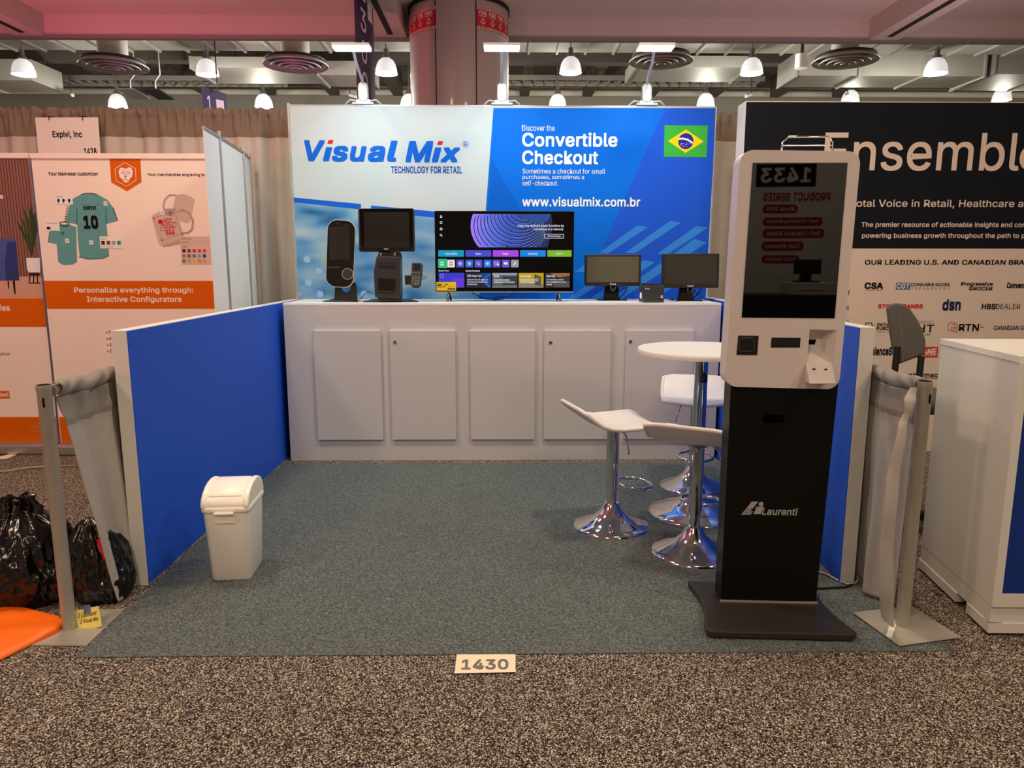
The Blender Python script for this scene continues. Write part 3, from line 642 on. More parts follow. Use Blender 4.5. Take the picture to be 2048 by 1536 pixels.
MB().tube([(-.22, 5.06, b0+.1), (-.21, 5.07, b0), (-.12, 5.12, 1.08), (-.04, 5.2, 1.071), (.02, 5.3, 1.071)], .004, M_cord).build('cable', tv)
MB().tube([(.12, 5.06, b0+.1), (.10, 5.06, b0-.0), (.05, 5.07, 1.092), (-.04, 5.07, 1.094), (-.045, 5.1, 1.071), (-.05, 5.3, 1.071)], .004, M_cord).build('cable', tv)
# ---- small self-checkout terminal with white rim
p0 = onZ(680, 603, 1.066); sk = thing('selfcheckout_terminal', 'slim black self-checkout terminal with white rounded rim, leftmost on the counter', 'kiosk', (p0.x, 4.97, 1.066))
SF = Fr((-1.09, 4.93, 1.12), (.998, .06, 0), (.055, .08, .995))
def srr(x0, y0, x1, y1, r): a, b_ = SF.ab(x0, y1); c_, d = SF.ab(x1, y0); return rr(a, b_, c_, d, r, 8)
hd = MB(); o1 = srr(651, 441.5, 711.5, 573, .065)
hd.prism(o1, lambda a, b_, t: SF.P(a, b_, t), 0, -.035, M_whitep, True); hd.build('rim_shell', sk)
k = MB(); o2 = srr(651.8, 442.4, 710.6, 572, .063); k.prism(o2, lambda a, b_, t: SF.P(a, b_, t), .003, -.002, M_gloss); k.build('front_glass', sk)
k = MB(); k.poly(SF, [(657.5, 453.5), (698, 453.5), (700, 519), (659.5, 519.5)], .0036, mat('dim_screen', (34, 26, 26), .12, spec=.6)); k.build('screen', sk)
k = MB(); k.poly(SF, [(654.5, 533.5), (680, 533), (681, 536), (656, 536.8)], .006, M_dark); k.build('paper_slot', sk)
k = MB(); k.disc(SF, 695.5, 548, 11.5, .008, M_alu, 28, r0=10.4); k.disc(SF, 695.5, 548, 10.6, .007, M_dark, 28); k.build('scanner_window', sk)
k = MB(); k.disc(SF, 676.5, 447.5, 2.4, .0045, M_dark, 16, r0=1.5); k.build('camera_lens', sk)
k = MB(); k.text(SF, 'gertec', 688.5, 449.5, 696.5, 452.2, .0045, P_grey); k.build('brand_lettering', sk)
# stand: plate with a round cut-out below the head
k = MB(); a0, b0 = SF.ab(667, 599.3); a1, b1 = SF.ab(709, 571)
fo = lambda a, b_, t: SF.P(a, b_, t)
ca, cb = SF.ab(691, 575); r_ = .03; arc = [(ca+r_*math.cos(q), cb+r_*math.sin(q)) for q in [math.pi+math.pi*i/12 for i in range(13)]]
xs = (a0, a0+.01, ca-r_); k.prism([(a0, b0), (a1+.02, b0), (a1+.005, b1+.02), (ca+r_, b1+.02)]+arc[::-1]+[(ca-r_, b1+.02), (a0+.004, b1+.02)], fo, -.03, -.045, M_black); k.build('stand_plate', sk)
pl = [onZ(646, 603.5, 1.066), onZ(717, 604.3, 1.066), onZ(712, 598.5, 1.066), onZ(668, 598.5, 1.066)]
MB().prism([(v.x, v.y) for v in pl], XY, 1.0665, 1.071, M_black).build('base_plate', sk)
# ---- POS terminal with printer pedestal
ps = thing('checkout_terminal', 'black touch terminal on a printer pedestal, second from left on the counter', 'terminal', (-.78, 4.95, 1.066))
PF = Fr((-.77, 4.90, 1.4), (1, .03, 0), (-.01, .10, .995))
def prr(x0, y0, x1, y1, r): a, b_ = PF.ab(x0, y1); c_, d = PF.ab(x1, y0); return rr(a, b_, c_, d, r)
fo = lambda a, b_, t: PF.P(a, b_, t)
MB().prism(prr(718, 416.5, 828, 503, .012), fo, 0, -.035, M_black).build('monitor_case', ps, bevel=.003)
k = MB(); k.rect(PF, 719, 417.5, 827, 502, .0006, M_gloss, .012); k.build('front_glass', ps)
k = MB(); k.rect(PF, 727, 424.5, 819, 494, .0014, mat('screen_brown_reflection', (30, 25, 24), .1, spec=.6)); k.build('screen', ps)  # brown tint of the reflected surroundings is painted into the black screen
k = MB(); k.text(PF, 'DIEBOLD', 768, 497, 777, 499.3, .002, P_white); k.build('brand_lettering', ps)
PX = lambda x, y: (630+x/6.983, 400+y/6.982)
pf2 = Fr((-.77, 4.885, 1.1), (1, .03, 0), (0, .03, 1)); fo2 = lambda a, b_, t: pf2.P(a, b_, t)
def outl(l): return [pf2.ab(*PX(*q)) for q in l]
MB().prism(outl([(835, 1360), (1190, 1370), (1180, 790), (860, 785), (818, 1000)]), fo2, 0, -.17, M_dark).build('printer_body', ps, bevel=.006)
MB().prism(outl([(885, 720), (1185, 725), (1200, 800), (870, 790)]), fo2, -.02, -.1, M_black).build('neck', ps, bevel=.003)
k = MB()
for x in (915, 1110): k.poly(pf2, [PX(x-12, 735), PX(x+12, 735), PX(x+10, 775), PX(x-10, 775)], -.015, M_alu)
k.build('hinge', ps)
MB().prism(outl([(870, 1365), (1190, 1370), (1190, 1404), (870, 1400)]), fo2, -.01, -.14, M_black).build('foot', ps)
k = MB(); k.poly(pf2, [PX(883, 870), PX(1130, 875), PX(1125, 962), PX(878, 955)], .001, M_black); k.poly(pf2, [PX(905, 888), PX(1115, 892), PX(1112, 912), PX(903, 908)], .002, M_dark); k.build('paper_slot', ps)
k = MB(); k.poly(pf2, [PX(880, 1095), PX(1125, 1100), PX(1120, 1295), PX(885, 1290)], .001, M_gloss); k.build('scanner_window', ps)
MB().prism(outl([(890, 1265), (1125, 1270), (1122, 1290), (890, 1285)]), fo2, .008, 0, M_dark).build('lip', ps)
# card reader on a side arm
k = MB(); cf = Fr((-.60, 4.90, 1.25), (1, -.1, 0), (.02, .3, .95)); foc = lambda a, b_, t: cf.P(a, b_, t)
def couts(l): return [cf.ab(*PX(*q)) for q in l]
MB().prism(outl([(1240, 1050), (1360, 1055), (1360, 1175), (1245, 1185)]), fo2, -.06, -.085, M_dark).build('side_arm', ps)
cr_ = MB().prism(couts([(1335, 1185), (1360, 1215), (1440, 1222), (1470, 1190), (1500, 900), (1480, 875), (1360, 875), (1350, 900)]), foc, 0, -.025, M_black).build('card_reader', ps, bevel=.003)
k = MB(); k.poly(cf, [PX(1375, 895), PX(1475, 895), PX(1465, 985), PX(1365, 985)], .0012, mat('lcd_blue', (20, 26, 48), .15)); k.build('display', cr_)
k = MB(); kc = {'r': E('key_red', (215, 50, 40), .5), 'y': E('key_yellow', (235, 190, 30), .5), 'g': E('key_green', (60, 200, 90), .5)}
for r_i in range(5):
    for c_i in range(3):
        x = 1358+c_i*40-r_i*2; y = 1068+r_i*25; k.poly(cf, [PX(x, y), PX(x+28, y), PX(x+27, y+12), PX(x-1, y+12)], .002, [kc['r'], kc['y'], kc['g']][c_i] if r_i == 4 else P_grey)
for c_i in range(4): k.poly(cf, [PX(1360+c_i*28, 1012), PX(1380+c_i*28, 1012), PX(1379+c_i*28, 1022), PX(1359+c_i*28, 1022)], .002, P_grey)
k.build('keypad', cr_)
pl = [onZ(726, 604.5, 1.066), onZ(837, 604, 1.066), onZ(820, 599, 1.066), onZ(748, 599, 1.066)]
MB().prism([(v.x, v.y) for v in pl], XY, 1.0665, 1.072, M_black).build('base_plate', ps)
c = MB(); c.tube([onY(747, 588, 5.03), onY(737, 583, 5.08), onY(727, 591, 5.12), onZ(718, 601, 1.0715)], .0025, M_cord); c.build('cable', ps)
# ---- two desktop monitors
def monitor(x0, y0, x1, y1, scr, label, rz, cxp, Y0, btxt):
    F2 = Fr((0, Y0, 0), (math.cos(rz), math.sin(rz), 0), (0, .08, .99)); fo = lambda a, b_, t: F2.P(a, b_, t)
    base = F2.P(*F2.ab(cxp, y1), -.06); t = thing('desktop_monitor', label, 'monitor', (base.x, base.y, 1.066), 0, 'desktop monitors')
    a0, b1 = F2.ab(x0, y0); a1, b0 = F2.ab(x1, y1)
    MB().prism(rr(a0, b0, a1, b1, .008), fo, 0, -.035, M_black).build('monitor_case', t, bevel=.003)
    k = MB(); k.abrect(F2, a0+.016, b0+.026, a1-.016, b1-.014, .0008, scr); k.build('screen', t)
    cx_ = (a0+a1)/2; k = MB(); k.abtext(F2, btxt, cx_-.022, b0+.008, cx_+.022, b0+.019, .001, P_white, .01); k.build('brand_lettering', t)
    s = MB(); bx, by = base.x, base.y+.01; s.add([(bx-.055, by-.02, 1.07), (bx+.055, by-.02, 1.07), (bx+.055, by+.02, 1.07), (bx-.055, by+.02, 1.07), (bx-.042, by+.0, 1.21), (bx+.042, by+.0, 1.21), (bx+.042, by+.035, 1.21), (bx-.042, by+.035, 1.21)], [(0, 3, 2, 1), (4, 5, 6, 7), (0, 1, 5, 4), (1, 2, 6, 5), (2, 3, 7, 6), (3, 0, 4, 7)], M_gloss); s.build('stand_neck', t, bevel=.004)
    s = MB(); s.prism(rr(bx-.105, by-.105, bx+.105, by+.08, .03), XY, 1.0665, 1.075, M_gloss); s.build('stand_base', t, bevel=.003)
    for dx, mm in ((.015, M_wcord), (.06, M_cord)): MB().tube([F2.P(cx_+dx-.03, b0+.01, -.02)]+[Vector((F2.P(cx_+dx-.03+.05*i/4*(1+dx*6), 0, -.02).x, base.y+.0, b0+.01-.05*math.sin(math.pi*i/4)*(1+dx))) for i in range(1, 5)], .003, mm, 6).build('cable', t)
    MB().tube([Vector((bx+.11, by, 1.16)), Vector((bx+.10, by+.02, 1.12)), Vector((bx+.07, by+.05, 1.08)), Vector((bx+.02, by+.09, 1.071))], .004, M_cord, 6).build('cable', t)
monitor(1170, 509, 1281.5, 572, mat('screen_olive_reflection', (84, 78, 62), .22), 'desktop monitor beside the television, a pale olive reflection coloured into its screen', .0, 1226, 5.03, 'Tanca')  # warm reflection on the black screen is put into its base colour
monitor(1325, 507.5, 1437.5, 575.5, mat('screen_dark_reflection', (40, 36, 31), .16), 'desktop monitor with darker screen at the right end of the counter', -.05, 1376, 5.03, 'Tanca')  # base colour carries a dimmer warm reflection of the hall
# ---- receipt printer
p = onZ(1303, 605.5, 1.066); rpn = thing('receipt_printer', 'small dark grey cube receipt printer between the two monitors', 'printer', (p.x, p.y, 1.066), 0)
M_prn = mat('printer_grey', (52, 54, 58), .4, var=.05)
def PR(x, y, dy=0): q = onY(x, y, p.y+dy); return q
a0, a1 = onY(1287, 600, p.y).x, onY(1328, 600, p.y).x; zt_ = onY(1303, 571, p.y).z
MB().box((a0, p.y, 1.0665), (a1, p.y+.17, zt_), M_prn).build('printer_case', rpn, bevel=.004)
MB().box((a0+.01, p.y+.03, zt_-.001), (a1-.02, p.y+.14, zt_+.012), M_black).build('paper_lid', rpn, bevel=.004)
PFR = Fr((0, p.y, 0)); k = MB(); k.text(PFR, 'EPSON', 1290, 576, 1299, 579, .0006, P_white, .01); k.rect(PFR, 1321.5, 591, 1325.5, 596, .0006, P_white); k.rect(PFR, 1322.6, 592.2, 1324.4, 594.8, .001, M_prn); k.rect(PFR, 1319, 597.5, 1325, 600.5, .0006, M_black); k.build('front_print', rpn)
k = MB(); lf = Fr((a0, p.y, 0), (0, -1, 0)); k.abrect(lf, -.13, 1.09, -.06, 1.13, .0008, P_white); k.build('side_label', rpn)
c = MB(); c.tube([(a1-.03, p.y+.165, 1.09), (a1-.03, p.y+.21, 1.075), (a1, p.y+.27, 1.072), (a1+.02, p.y+.36, 1.0725)], .0035, M_wcord); c.build('cable', rpn)

# ---- high table and three stools
T0 = onZ(1390, 1024, CZ); tb = thing('high_table', 'round white high table on a chrome column behind the kiosk', 'table', (T0.x, T0.y, CZ))
MB().lathe([(.325, .86), (.33, .864), (.33, .885), (.326, .889)], (0, 0, 0), M_whitep, 64).build('table_top', tb, False)
MB().lathe([(.25, 0), (.25, .006), (.235, .016), (.17, .035), (.1, .062), (.055, .1), (.045, .13), (.04, .14)], (0, 0, 0), M_chrome, 48).build('base', tb, False)
MB().lathe([(.0345, .13), (.0345, .82), (.06, .83), (.06, .86)], (0, 0, 0), M_chrome, 28).build('column', tb, False)
k = MB(); k.lathe([(.006, 0), (.022, .005), (.02, .03), (.008, .055)], (.0, -.045, .715), M_black, 14); k.build('height_knob', tb, False)
k = MB().tube([(0, -.03, .83), (0, -.045, .77), (0, -.045, .5), (0, -.04, .45)], .004, M_chrome, 6); k.build('lever', tb, False)
M_seat = mat('white_leatherette', (226, 221, 217), .4, var=.02, bump=.05, bscale=90)
def make_stool(label, loc, rz):
    t = thing('bar_stool', label, 'stool', loc, rz, 'white bar stools round the high table')
    prof = [(.185, -.006), (.165, .002), (.08, .0), (-.03, -.002), (-.09, .008), (-.135, .026), (-.172, .055), (-.21, .088), (-.222, .1)]
    def P(i):
        i = max(0, min(len(prof)-1, i)); k = int(i); f = i-k
        a = prof[k]; b = prof[min(k+1, len(prof)-1)]; return a[0]+(b[0]-a[0])*f, a[1]+(b[1]-a[1])*f
    def hw(v):
        return .19-.02*v**3 - (.05*max(0, (v-.85)/.15)**2) - .035*max(0, (.10-v)/.10)**2
    def su(u, v):
        x, z = P(v*(len(prof)-1)); y = (u*2-1)*hw(v); return (x, y, .535+z+.016*(u*2-1)**2*(1-v))
    MB().grid(su, 17, 33, M_seat).build('seat', t, False, solid=.019, sub=1)
    edge = [Vector(su(0, j/24))+Vector((0, -.004, 0)) for j in range(25)]+[Vector(su(i/10, 1)) for i in range(1, 10)]+[Vector(su(1, 1-j/24))+Vector((0, .004, 0)) for j in range(25)]+[Vector(su(1-i/10, 0)) for i in range(1, 10)]
    MB().tube(edge, 0.0105, M_seat, 8, closed=True).build('seat_piping', t, False)
    MB().lathe([(.195, 0), (.195, .005), (.185, .013), (.14, .028), (.09, .052), (.055, .085), (.04, .115), (.034, .125)], (0, 0, 0), M_chrome, 48).build('base', t, False)
    MB().lathe([(.0255, .12), (.0255, .2)], (0, 0, 0), M_chrome, 24).build('lower_column', t, False)
    MB().lathe([(.031, .195), (.031, .5), (.05, .512)], (0, 0, 0), M_chrome, 24).build('upper_column', t, False)
    ring = [(.03, .03, .225), (.07, .085, .22), (.12, .1, .215), (.17, .085, .212), (.20, .04, .21), (.205, 0, .21), (.20, -.04, .21), (.17, -.085, .212), (.12, -.1, .215), (.07, -.085, .22), (.03, -.03, .225)]
    MB().tube(ring, .009, M_chrome, 10).build('footrest', t, False)
    MB().tube([(.02, -.05, .515), (.03, -.09, .49), (.035, -.11, .42), (.036, -.112, .40)], .005, M_chrome, 8).build('lever', t, False)
    return t
S1 = onZ(1222, 1051, CZ); S2 = onZ(1386, 1104, CZ); S3 = onZ(1384, 972, CZ)
st0 = make_stool('white bar stool left of the round table, its back turned to the left', (S1.x, S1.y, CZ), math.radians(14))
dup(st0, (S2.x, S2.y, CZ), math.radians(60), 'white bar stool nearest the camera beside the kiosk, its back towards us')
dup(st0, (S3.x, S3.y, CZ), math.radians(-100), 'white bar stool behind the round table, facing the camera')
# ---- trash can
M_bin = mat('bin_plastic', (250, 247, 240), .35, var=.01)
tcn = thing('trash_can', 'white plastic swing-lid trash can by the left blue wall', 'trash can', (-1.152, 3.01, CZ), math.radians(4))
def lay(z, w_, d_, r): return [(x, y, z) for x, y in rr(-w_/2, -d_/2, w_/2, d_/2, r, 6)]
def loft(mb, rings, m, cap=True):
    n = len(rings[0]); vs = [p for r in rings for p in r]; fs = []
    for j in range(len(rings)-1):
        for i in range(n): i2 = (i+1) % n; fs.append((j*n+i, j*n+i2, (j+1)*n+i2, (j+1)*n+i))
    mb.add(vs, fs, m, True)
    if cap: mb.add(rings[0][::-1], [tuple(range(n))], m); mb.add(rings[-1], [tuple(range(n))], m)
k = MB(); loft(k, [lay(0, .17, .215, .025), lay(.006, .178, .224, .03), lay(.33, .204, .268, .03)], M_bin); k.build('bin_body', tcn, False)
k = MB(); loft(k, [lay(.325, .212, .278, .03), lay(.328, .216, .282, .032), lay(.345, .216, .282, .032), lay(.348, .208, .274, .03)], M_bin); k.build('lid_rim', tcn, False)
def dome(t): return -.135+.27*t, .345+.082*math.sin(math.pi*min(1, t*1.06)**.85)**.75 if 0 < t < 1 else .345
side = [(-.137, .345), (-.132, .365), (-.12, .383), (-.095, .402), (-.06, .418), (-.02, .427), (.02, .43), (.06, .427), (.10, .412), (.125, .385), (.137, .345)]
k = MB(); k.prism(side, lambda a, b_, t: (t, a, b_), -.098, .098, M_bin, True); k.build('lid_dome', tcn, False, bevel=.004)
for sx in (-1, 1):
    k = MB(); k.prism([(a*1.02, .345+(b_-.345)*1.09) for a, b_ in side], lambda a, b_, t: (t, a, b_), sx*.104, sx*.078, M_bin, True); k.build('lid_ridge', tcn, False, bevel=.006, seg=3)
k = MB(); fs_ = [(-.112, .394), (-.09, .410), (-.06, .424), (-.02, .433), (.02, .436), (.06, .433)]; k.prism(fs_+[(a, b_-.02) for a, b_ in fs_[::-1]], lambda a, b_, t: (t, a, b_), -.074, .074, M_bin, True); k.build('swing_flap', tcn, False, bevel=.003)
k = MB(); k.box((-.045, -.152, .318), (.04, -.125, .327), M_bin).box((-.045, -.136, .275), (.04, -.121, .327), M_bin); k.build('front_grip', tcn, False, bevel=.002)

for o_ in tcn.children: o_.data.transform(Matrix.Diagonal((.93, .93, .945, 1)))
# ---- tall kiosk
KY = math.radians(-3.5); KO = Vector((1.035, 2.655, CZ))
kk = thing('self_order_kiosk', 'tall white self-order kiosk with black screen on a black pedestal', 'kiosk', KO, KY)
M_kw = mat('kiosk_white', (216, 208, 206), .35, var=.01); M_kb = mat('kiosk_black', (6, 6, 6), .42, spec=.25, var=.1, scale=30); M_kd = mat('kiosk_base_grey', (58, 54, 50), .4, .3, var=.06)
ku = Vector((math.cos(KY), math.sin(KY), 0)); kv = Vector((.018, 0, 1)).normalized()
KF = Fr((KO.x-.012*ku.y, KO.y-.055, 0), ku, kv); fo = lambda a, b_, t: KF.P(a, b_, t)
def kl(pts): return [KF.ab(*q) for q in pts]
a0, b0 = KF.ab(1455, 776); a1, b1 = KF.ab(1711, 302)
a0 = (KF.ab(1481, 322)[0]+KF.ab(1450, 745)[0])/2; a1 = (KF.ab(1720.5, 322)[0]+KF.ab(1681.5, 740)[0])/2
b0 = KF.ab(1560, 776)[1]; b1 = KF.ab(1600, 301)[1]
KW = a1-a0
scr = (KF.ab(1505.5, 325.6), KF.ab(1695, 325.6), KF.ab(1669, 636.5), KF.ab(1483.2, 635))
# face plate with recess for the scanner at lower right
rx0, rx1 = KF.ab(1616, 700)[0], KF.ab(1670, 700)[0]; rz1, rz0 = KF.ab(1640, 659)[1], KF.ab(1640, 729)[1]
fp = MB(); out = rr(a0, b0, a1, b1, .045, 8)
bmx = bmesh.new()
def front_with_hole(mb, out, hole, off, m):
    bm = bmesh.new(); es = []
    for loop in (out, hole):
        vs = [bm.verts.new(KF.P(a, b_, off)) for a, b_ in loop]; es += [bm.edges.new((vs[i], vs[(i+1) % len(vs)])) for i in range(len(vs))]
    r = bmesh.ops.triangle_fill(bm, edges=es, use_beauty=True, normal=KF.n)
    bm.verts.index_update(); mb.add([v.co.copy() for v in bm.verts], [tuple(v.index for v in f.verts) for f in bm.faces], m); bm.free()
hole = [(rx0, rz0), (rx1, rz0), (rx1, rz1), (rx0, rz1)]
front_with_hole(fp, out, hole, 0, M_kw)
n = len(out)
fp.add([KF.P(a, b_, 0) for a, b_ in out]+[KF.P(a, b_, -.09) for a, b_ in out], [(i, i+n, (i+1) % n+n, (i+1) % n) for i in range(n)], M_kw, True)
fp.add([KF.P(a, b_, -.09) for a, b_ in out], [tuple(range(n))], M_kw)
# recess walls: a funnel narrowing to a back plate
bk = [(rx0, rz0+.055), (rx0+.062, rz0+.055), (rx0+.062, rz1-.012), (rx0, rz1-.012)]
for i in range(4): fp.add([KF.P(*hole[i], 0), KF.P(*hole[(i+1) % 4], 0), KF.P(*bk[(i+1) % 4], -.055), KF.P(*bk[i], -.055)], [(0, 1, 2, 3)], M_kw)
fp.add([KF.P(a, b_, -.055) for a, b_ in bk], [(0, 1, 2, 3)], M_kw)
fp.build('head_shell', kk)
k = MB(); sp = scr; k.prism([sp[3], sp[2], sp[1], sp[0]], fo, .0025, -.002, M_gloss); so = k.build('screen', kk, bevel=.0008); so['label'] = 'black mirror-like screen'
k = MB(); q = kl([(1476.5, 671), (1517, 671.5), (1514, 710), (1473, 709.5)]); k.prism(q, fo, .002, -.001, M_black); kr = k.build('payment_reader', kk)
k = MB(); k.line(KF, [(1482, 681), (1478, 681), (1477.5, 700), (1481, 700)], .0012, .003, P_grey); k.line(KF, [(1505, 681), (1509, 681), (1508, 700), (1505, 700)], .0012, .003, P_grey)
for i in range(12): k.line(KF, [(1482+i*2, 674), (1482+i*2, 677.5)], .0015, .003, P_grey)
for i in range(6): k.disc(KF, 1483.5+i*4, 702, 1.2, .003, P_grey, 8)
k.build('reader_marks', kr)
k = MB(); q = kl([(1543, 675), (1601, 675.5), (1599.5, 695), (1541.5, 695)]); k.prism(q, fo, .0015, -.001, M_black); k.build('printer_slot', kk)
k = MB(); 
for y in (680, 684.5, 689): k.line(KF, [(1547, y), (1596, y)], .002, .0022, M_dark)
k.build('slot_ribs', kk)
k = MB(); b_c = [(bk[0][0]+.006, bk[0][1]+.012), (bk[0][0]+.042, bk[0][1]+.012), (bk[0][0]+.046, bk[0][1]+.03), (bk[0][0]+.012, bk[0][1]+.03)]
k.add([KF.P(a, c_, -.0535) for a, c_ in b_c], [(0, 1, 2, 3)], M_gloss); k.build('scanner_eye', kk)
# folded white tray in front of the recess
k = MB(); t0_ = [KF.ab(*q) for q in ((1612, 715.5), (1648, 715), (1664, 731.5), (1671.5, 767), (1619.5, 767.5), (1612, 730))]
offs = (-.03, -.03, .004, .075, .075, .004)
vs = [KF.P(a*1.0, c_, 0) for (a, c_) in t0_]
def at_off(px, py, off):
    r = ray(px, py); o = KF.o+KF.n*off; return CAM+r*((o-CAM).dot(KF.n)/r.dot(KF.n))
vs = [at_off(*q, o_) for q, o_ in zip(((1612, 715.5), (1648, 715), (1664, 731.5), (1671.5, 767), (1619.5, 767.5), (1612, 730)), offs)]
k.add(vs, [(0, 5, 4, 3, 2, 1)], M_kw)
k.add([vs[5], vs[4], at_off(1610, 762, .03), at_off(1611, 742, .002)], [(0, 3, 2, 1)], M_kw); k.add([vs[2], vs[3], at_off(1660, 764, .03), at_off(1663, 745, .002)], [(0, 1, 2, 3)], M_kw)
k.build('scan_tray', kk, solid=.002)
k = MB(); vv = [vs[3], vs[4], vs[5], vs[2]]
def tr_pt(s_, t_): return vv[2].lerp(vv[3], s_).lerp(vv[1].lerp(vv[0], s_), t_)+Vector((0, -.003, .002))
for s_ in (.2, .66): k.add([tr_pt(s_, .2), tr_pt(s_+.12, .2), tr_pt(s_+.12, .27), tr_pt(s_, .27)], [(3, 2, 1, 0)], P_black)
k.build('tray_slot', kk)
# pedestal
pb_ = [(-.182, -.04), (.182, -.04), (.182, .06), (-.182, .06)]
k = MB(); k.add([(x, y, .032) for x, y in pb_]+[(x*1.07+.01, y, b0+.02) for x, y in pb_], [(0, 3, 2, 1), (4, 5, 6, 7), (0, 1, 5, 4), (1, 2, 6, 5), (2, 3, 7, 6), (3, 0, 4, 7)], M_kb); k.build('pedestal', kk, False, bevel=.003)
bo = []
for i in range(9): t_ = i/8; bo.append((-.275-.02*t_+.03*math.sin(math.pi*t_), .14-.40*t_))
bo[-1] = (-.285, -.262); bo += [(-.27, -.277), (.225, -.277), (.243, -.262)]
for i in range(9): t_ = 1-i/8; bo.append((.235+.012*t_-.03*math.sin(math.pi*t_), .14-.40*t_))
k = MB(); k.prism(bo, XY, 0.004, .03, M_kd); k.build('base_plate', kk, False, bevel=.006)
k = MB(); k.box((-.186, -.046, .0295), (.186, -.038, .036), M_steel); k.build('base_seam', kk, False)
PFK = Fr(KO+ku*0+Vector((ku.y*.0405, -.0405*ku.x, 0))+Vector((0, -.001, 0)), ku)
k = MB(); SV = mat('silver_print', (185, 185, 188), .35, .3)
k.text(PFK, 'Laurenti', 1524, 1015, 1595, 1031, .001, SV, .02, .18)
for i in range(7):
    y = 1003+i*3.9; k.poly(PFK, [(1503-i*3.1, y), (1516-i*3.1+ (0 if i < 5 else 6), y), (1514-i*3.1+(0 if i < 5 else 6), y+(3.9 if i < 3 else 2.7)), (1500.5-i*3.1, y+(3.9 if i < 3 else 2.7))], .001, SV)
k.poly(PFK, [(1513, 1013), (1527, 1013), (1521, 1028), (1507, 1028)], .001, SV); k.disc(PFK, 1522, 1008, 5, .001, SV, 16)
k.build('brand_lettering', kk)
k = MB(); k.rect(PFK, 1527, 829, 1568, 846, .001, mat('slot_black', (1, 1, 1), .9, spec=.05), .012); k.build('speaker_slot', kk)
k = MB(); k.tube([Vector((.16, .06, 1.66)), Vector((.16, .06, 1.755)), Vector((.14, .06, 1.775)), Vector((.0, .06, 1.775)), Vector((-.02, .06, 1.755)), Vector((-.02, .06, 1.66))], .0035, M_chrome, 8); k.tube([(-.02, .06, 1.745), (.16, .06, 1.745)], .003, M_chrome, 8); kb_ = k.build('rear_hanger', kk, False)
# power cord on the floor
c = MB(); c.tube([onZ(*q, .009) for q in ((1626, 1141), (1650, 1147), (1675, 1160), (1695, 1168), (1712, 1166), (1716, 1158), (1713, 1148))], .004, M_wcord, 8); tag(MB().tube([onZ(*q, .009) for q in ((1622, 1177), (1655, 1176), (1690, 1174), (1704, 1169))], .004, M_cord, 8).build('power_cord'), 'short black power cord on the carpet by the foot of the tall kiosk', 'cord')
tag(c.build('power_cord'), 'grey power cord on the carpet behind the tall kiosk', 'cord')

# ---- floor number sticker
nf = Fr((0, 0, .0062), (1, 0, 0), (0, 1, 0)); nf.n = Vector((0, 0, 1))
ns = thing('floor_sticker', 'cream floor sticker reading 1430 at the booth front edge', 'sticker', (-.05, 2.25, 0.001))
k = MB(); k.add([onZ(*q, .006) for q in ((913.5, 1309), (1031, 1308.5), (1031.3, 1344), (909, 1347))], [(3, 2, 1, 0)], mat('cream_paper', (240, 226, 196), .7)); k.build('paper', ns, solid=.0006)
k = MB(); k.text(nf, '1430', 924, 1319, 1017, 1339, .0006, mat('grey_ink', (116, 112, 118), .6, spec=.12), .025); k.build('lettering', ns)

# ================================================================== pipe and drape, left and right of the booth front
M_drape = mat('grey_drape', (176, 172, 168), .85, var=.08, scale=30, bump=.12, bscale=160); M_drape2 = mat('taupe_drape', (192, 184, 174), .85, var=.1, scale=12, bump=.08, bscale=120)
def post(name, label, base, top, plate, pz):
    t = thing(name, label, 'post', (base.x, base.y, 0))
    MB().lathe([(.0235, pz), (.0235, top-.02), (.025, top-.018), (.025, top)], (base.x, base.y, 0), M_steel, 24).build('upright', t)
    MB().lathe([(.0215, top), (.0215, top+.0012)], (base.x, base.y, 0), P_black, 20).build('open_top', t)
    k = MB(); q = base+Vector((.008, -.0238, top-.055)); k.box((q.x-.003, q.y-.001, q.z-.02), (q.x+.003, q.y+.002, q.z+.012), P_black); k.build('slot', t)
    MB().prism(plate, XY, pz-.004, pz, M_steel).build('base_plate', t, bevel=.0008)
    return t
PL = Vector((-1.588, 2.505, 0)); PRt = Vector((1.482, 2.478, 0))
pl_ = post('drape_post', 'steel drape post on a flat plate at the left booth edge', PL, .91, [(-1.66, 2.385), (-1.458, 2.38), (-1.462, 2.655), (-1.66, 2.65)], .0045)
pr_ = post('drape_post', 'steel drape post on a square plate right of the kiosk', PRt, .922, [tuple(onZ(1600+x/4.571, 1100+y/4.571, .01).xy) for x, y in ((485, 570), (910, 875), (1470, 795), (1020, 510))], .0105)
k = MB(); k.poly(Fr((0, 0, .0112), (1, 0, 0), (0, 1, 0)), [(1783, 1236), (1796, 1238), (1783, 1276), (1772, 1272)], .0, M_white); k.build('tape', pr_)
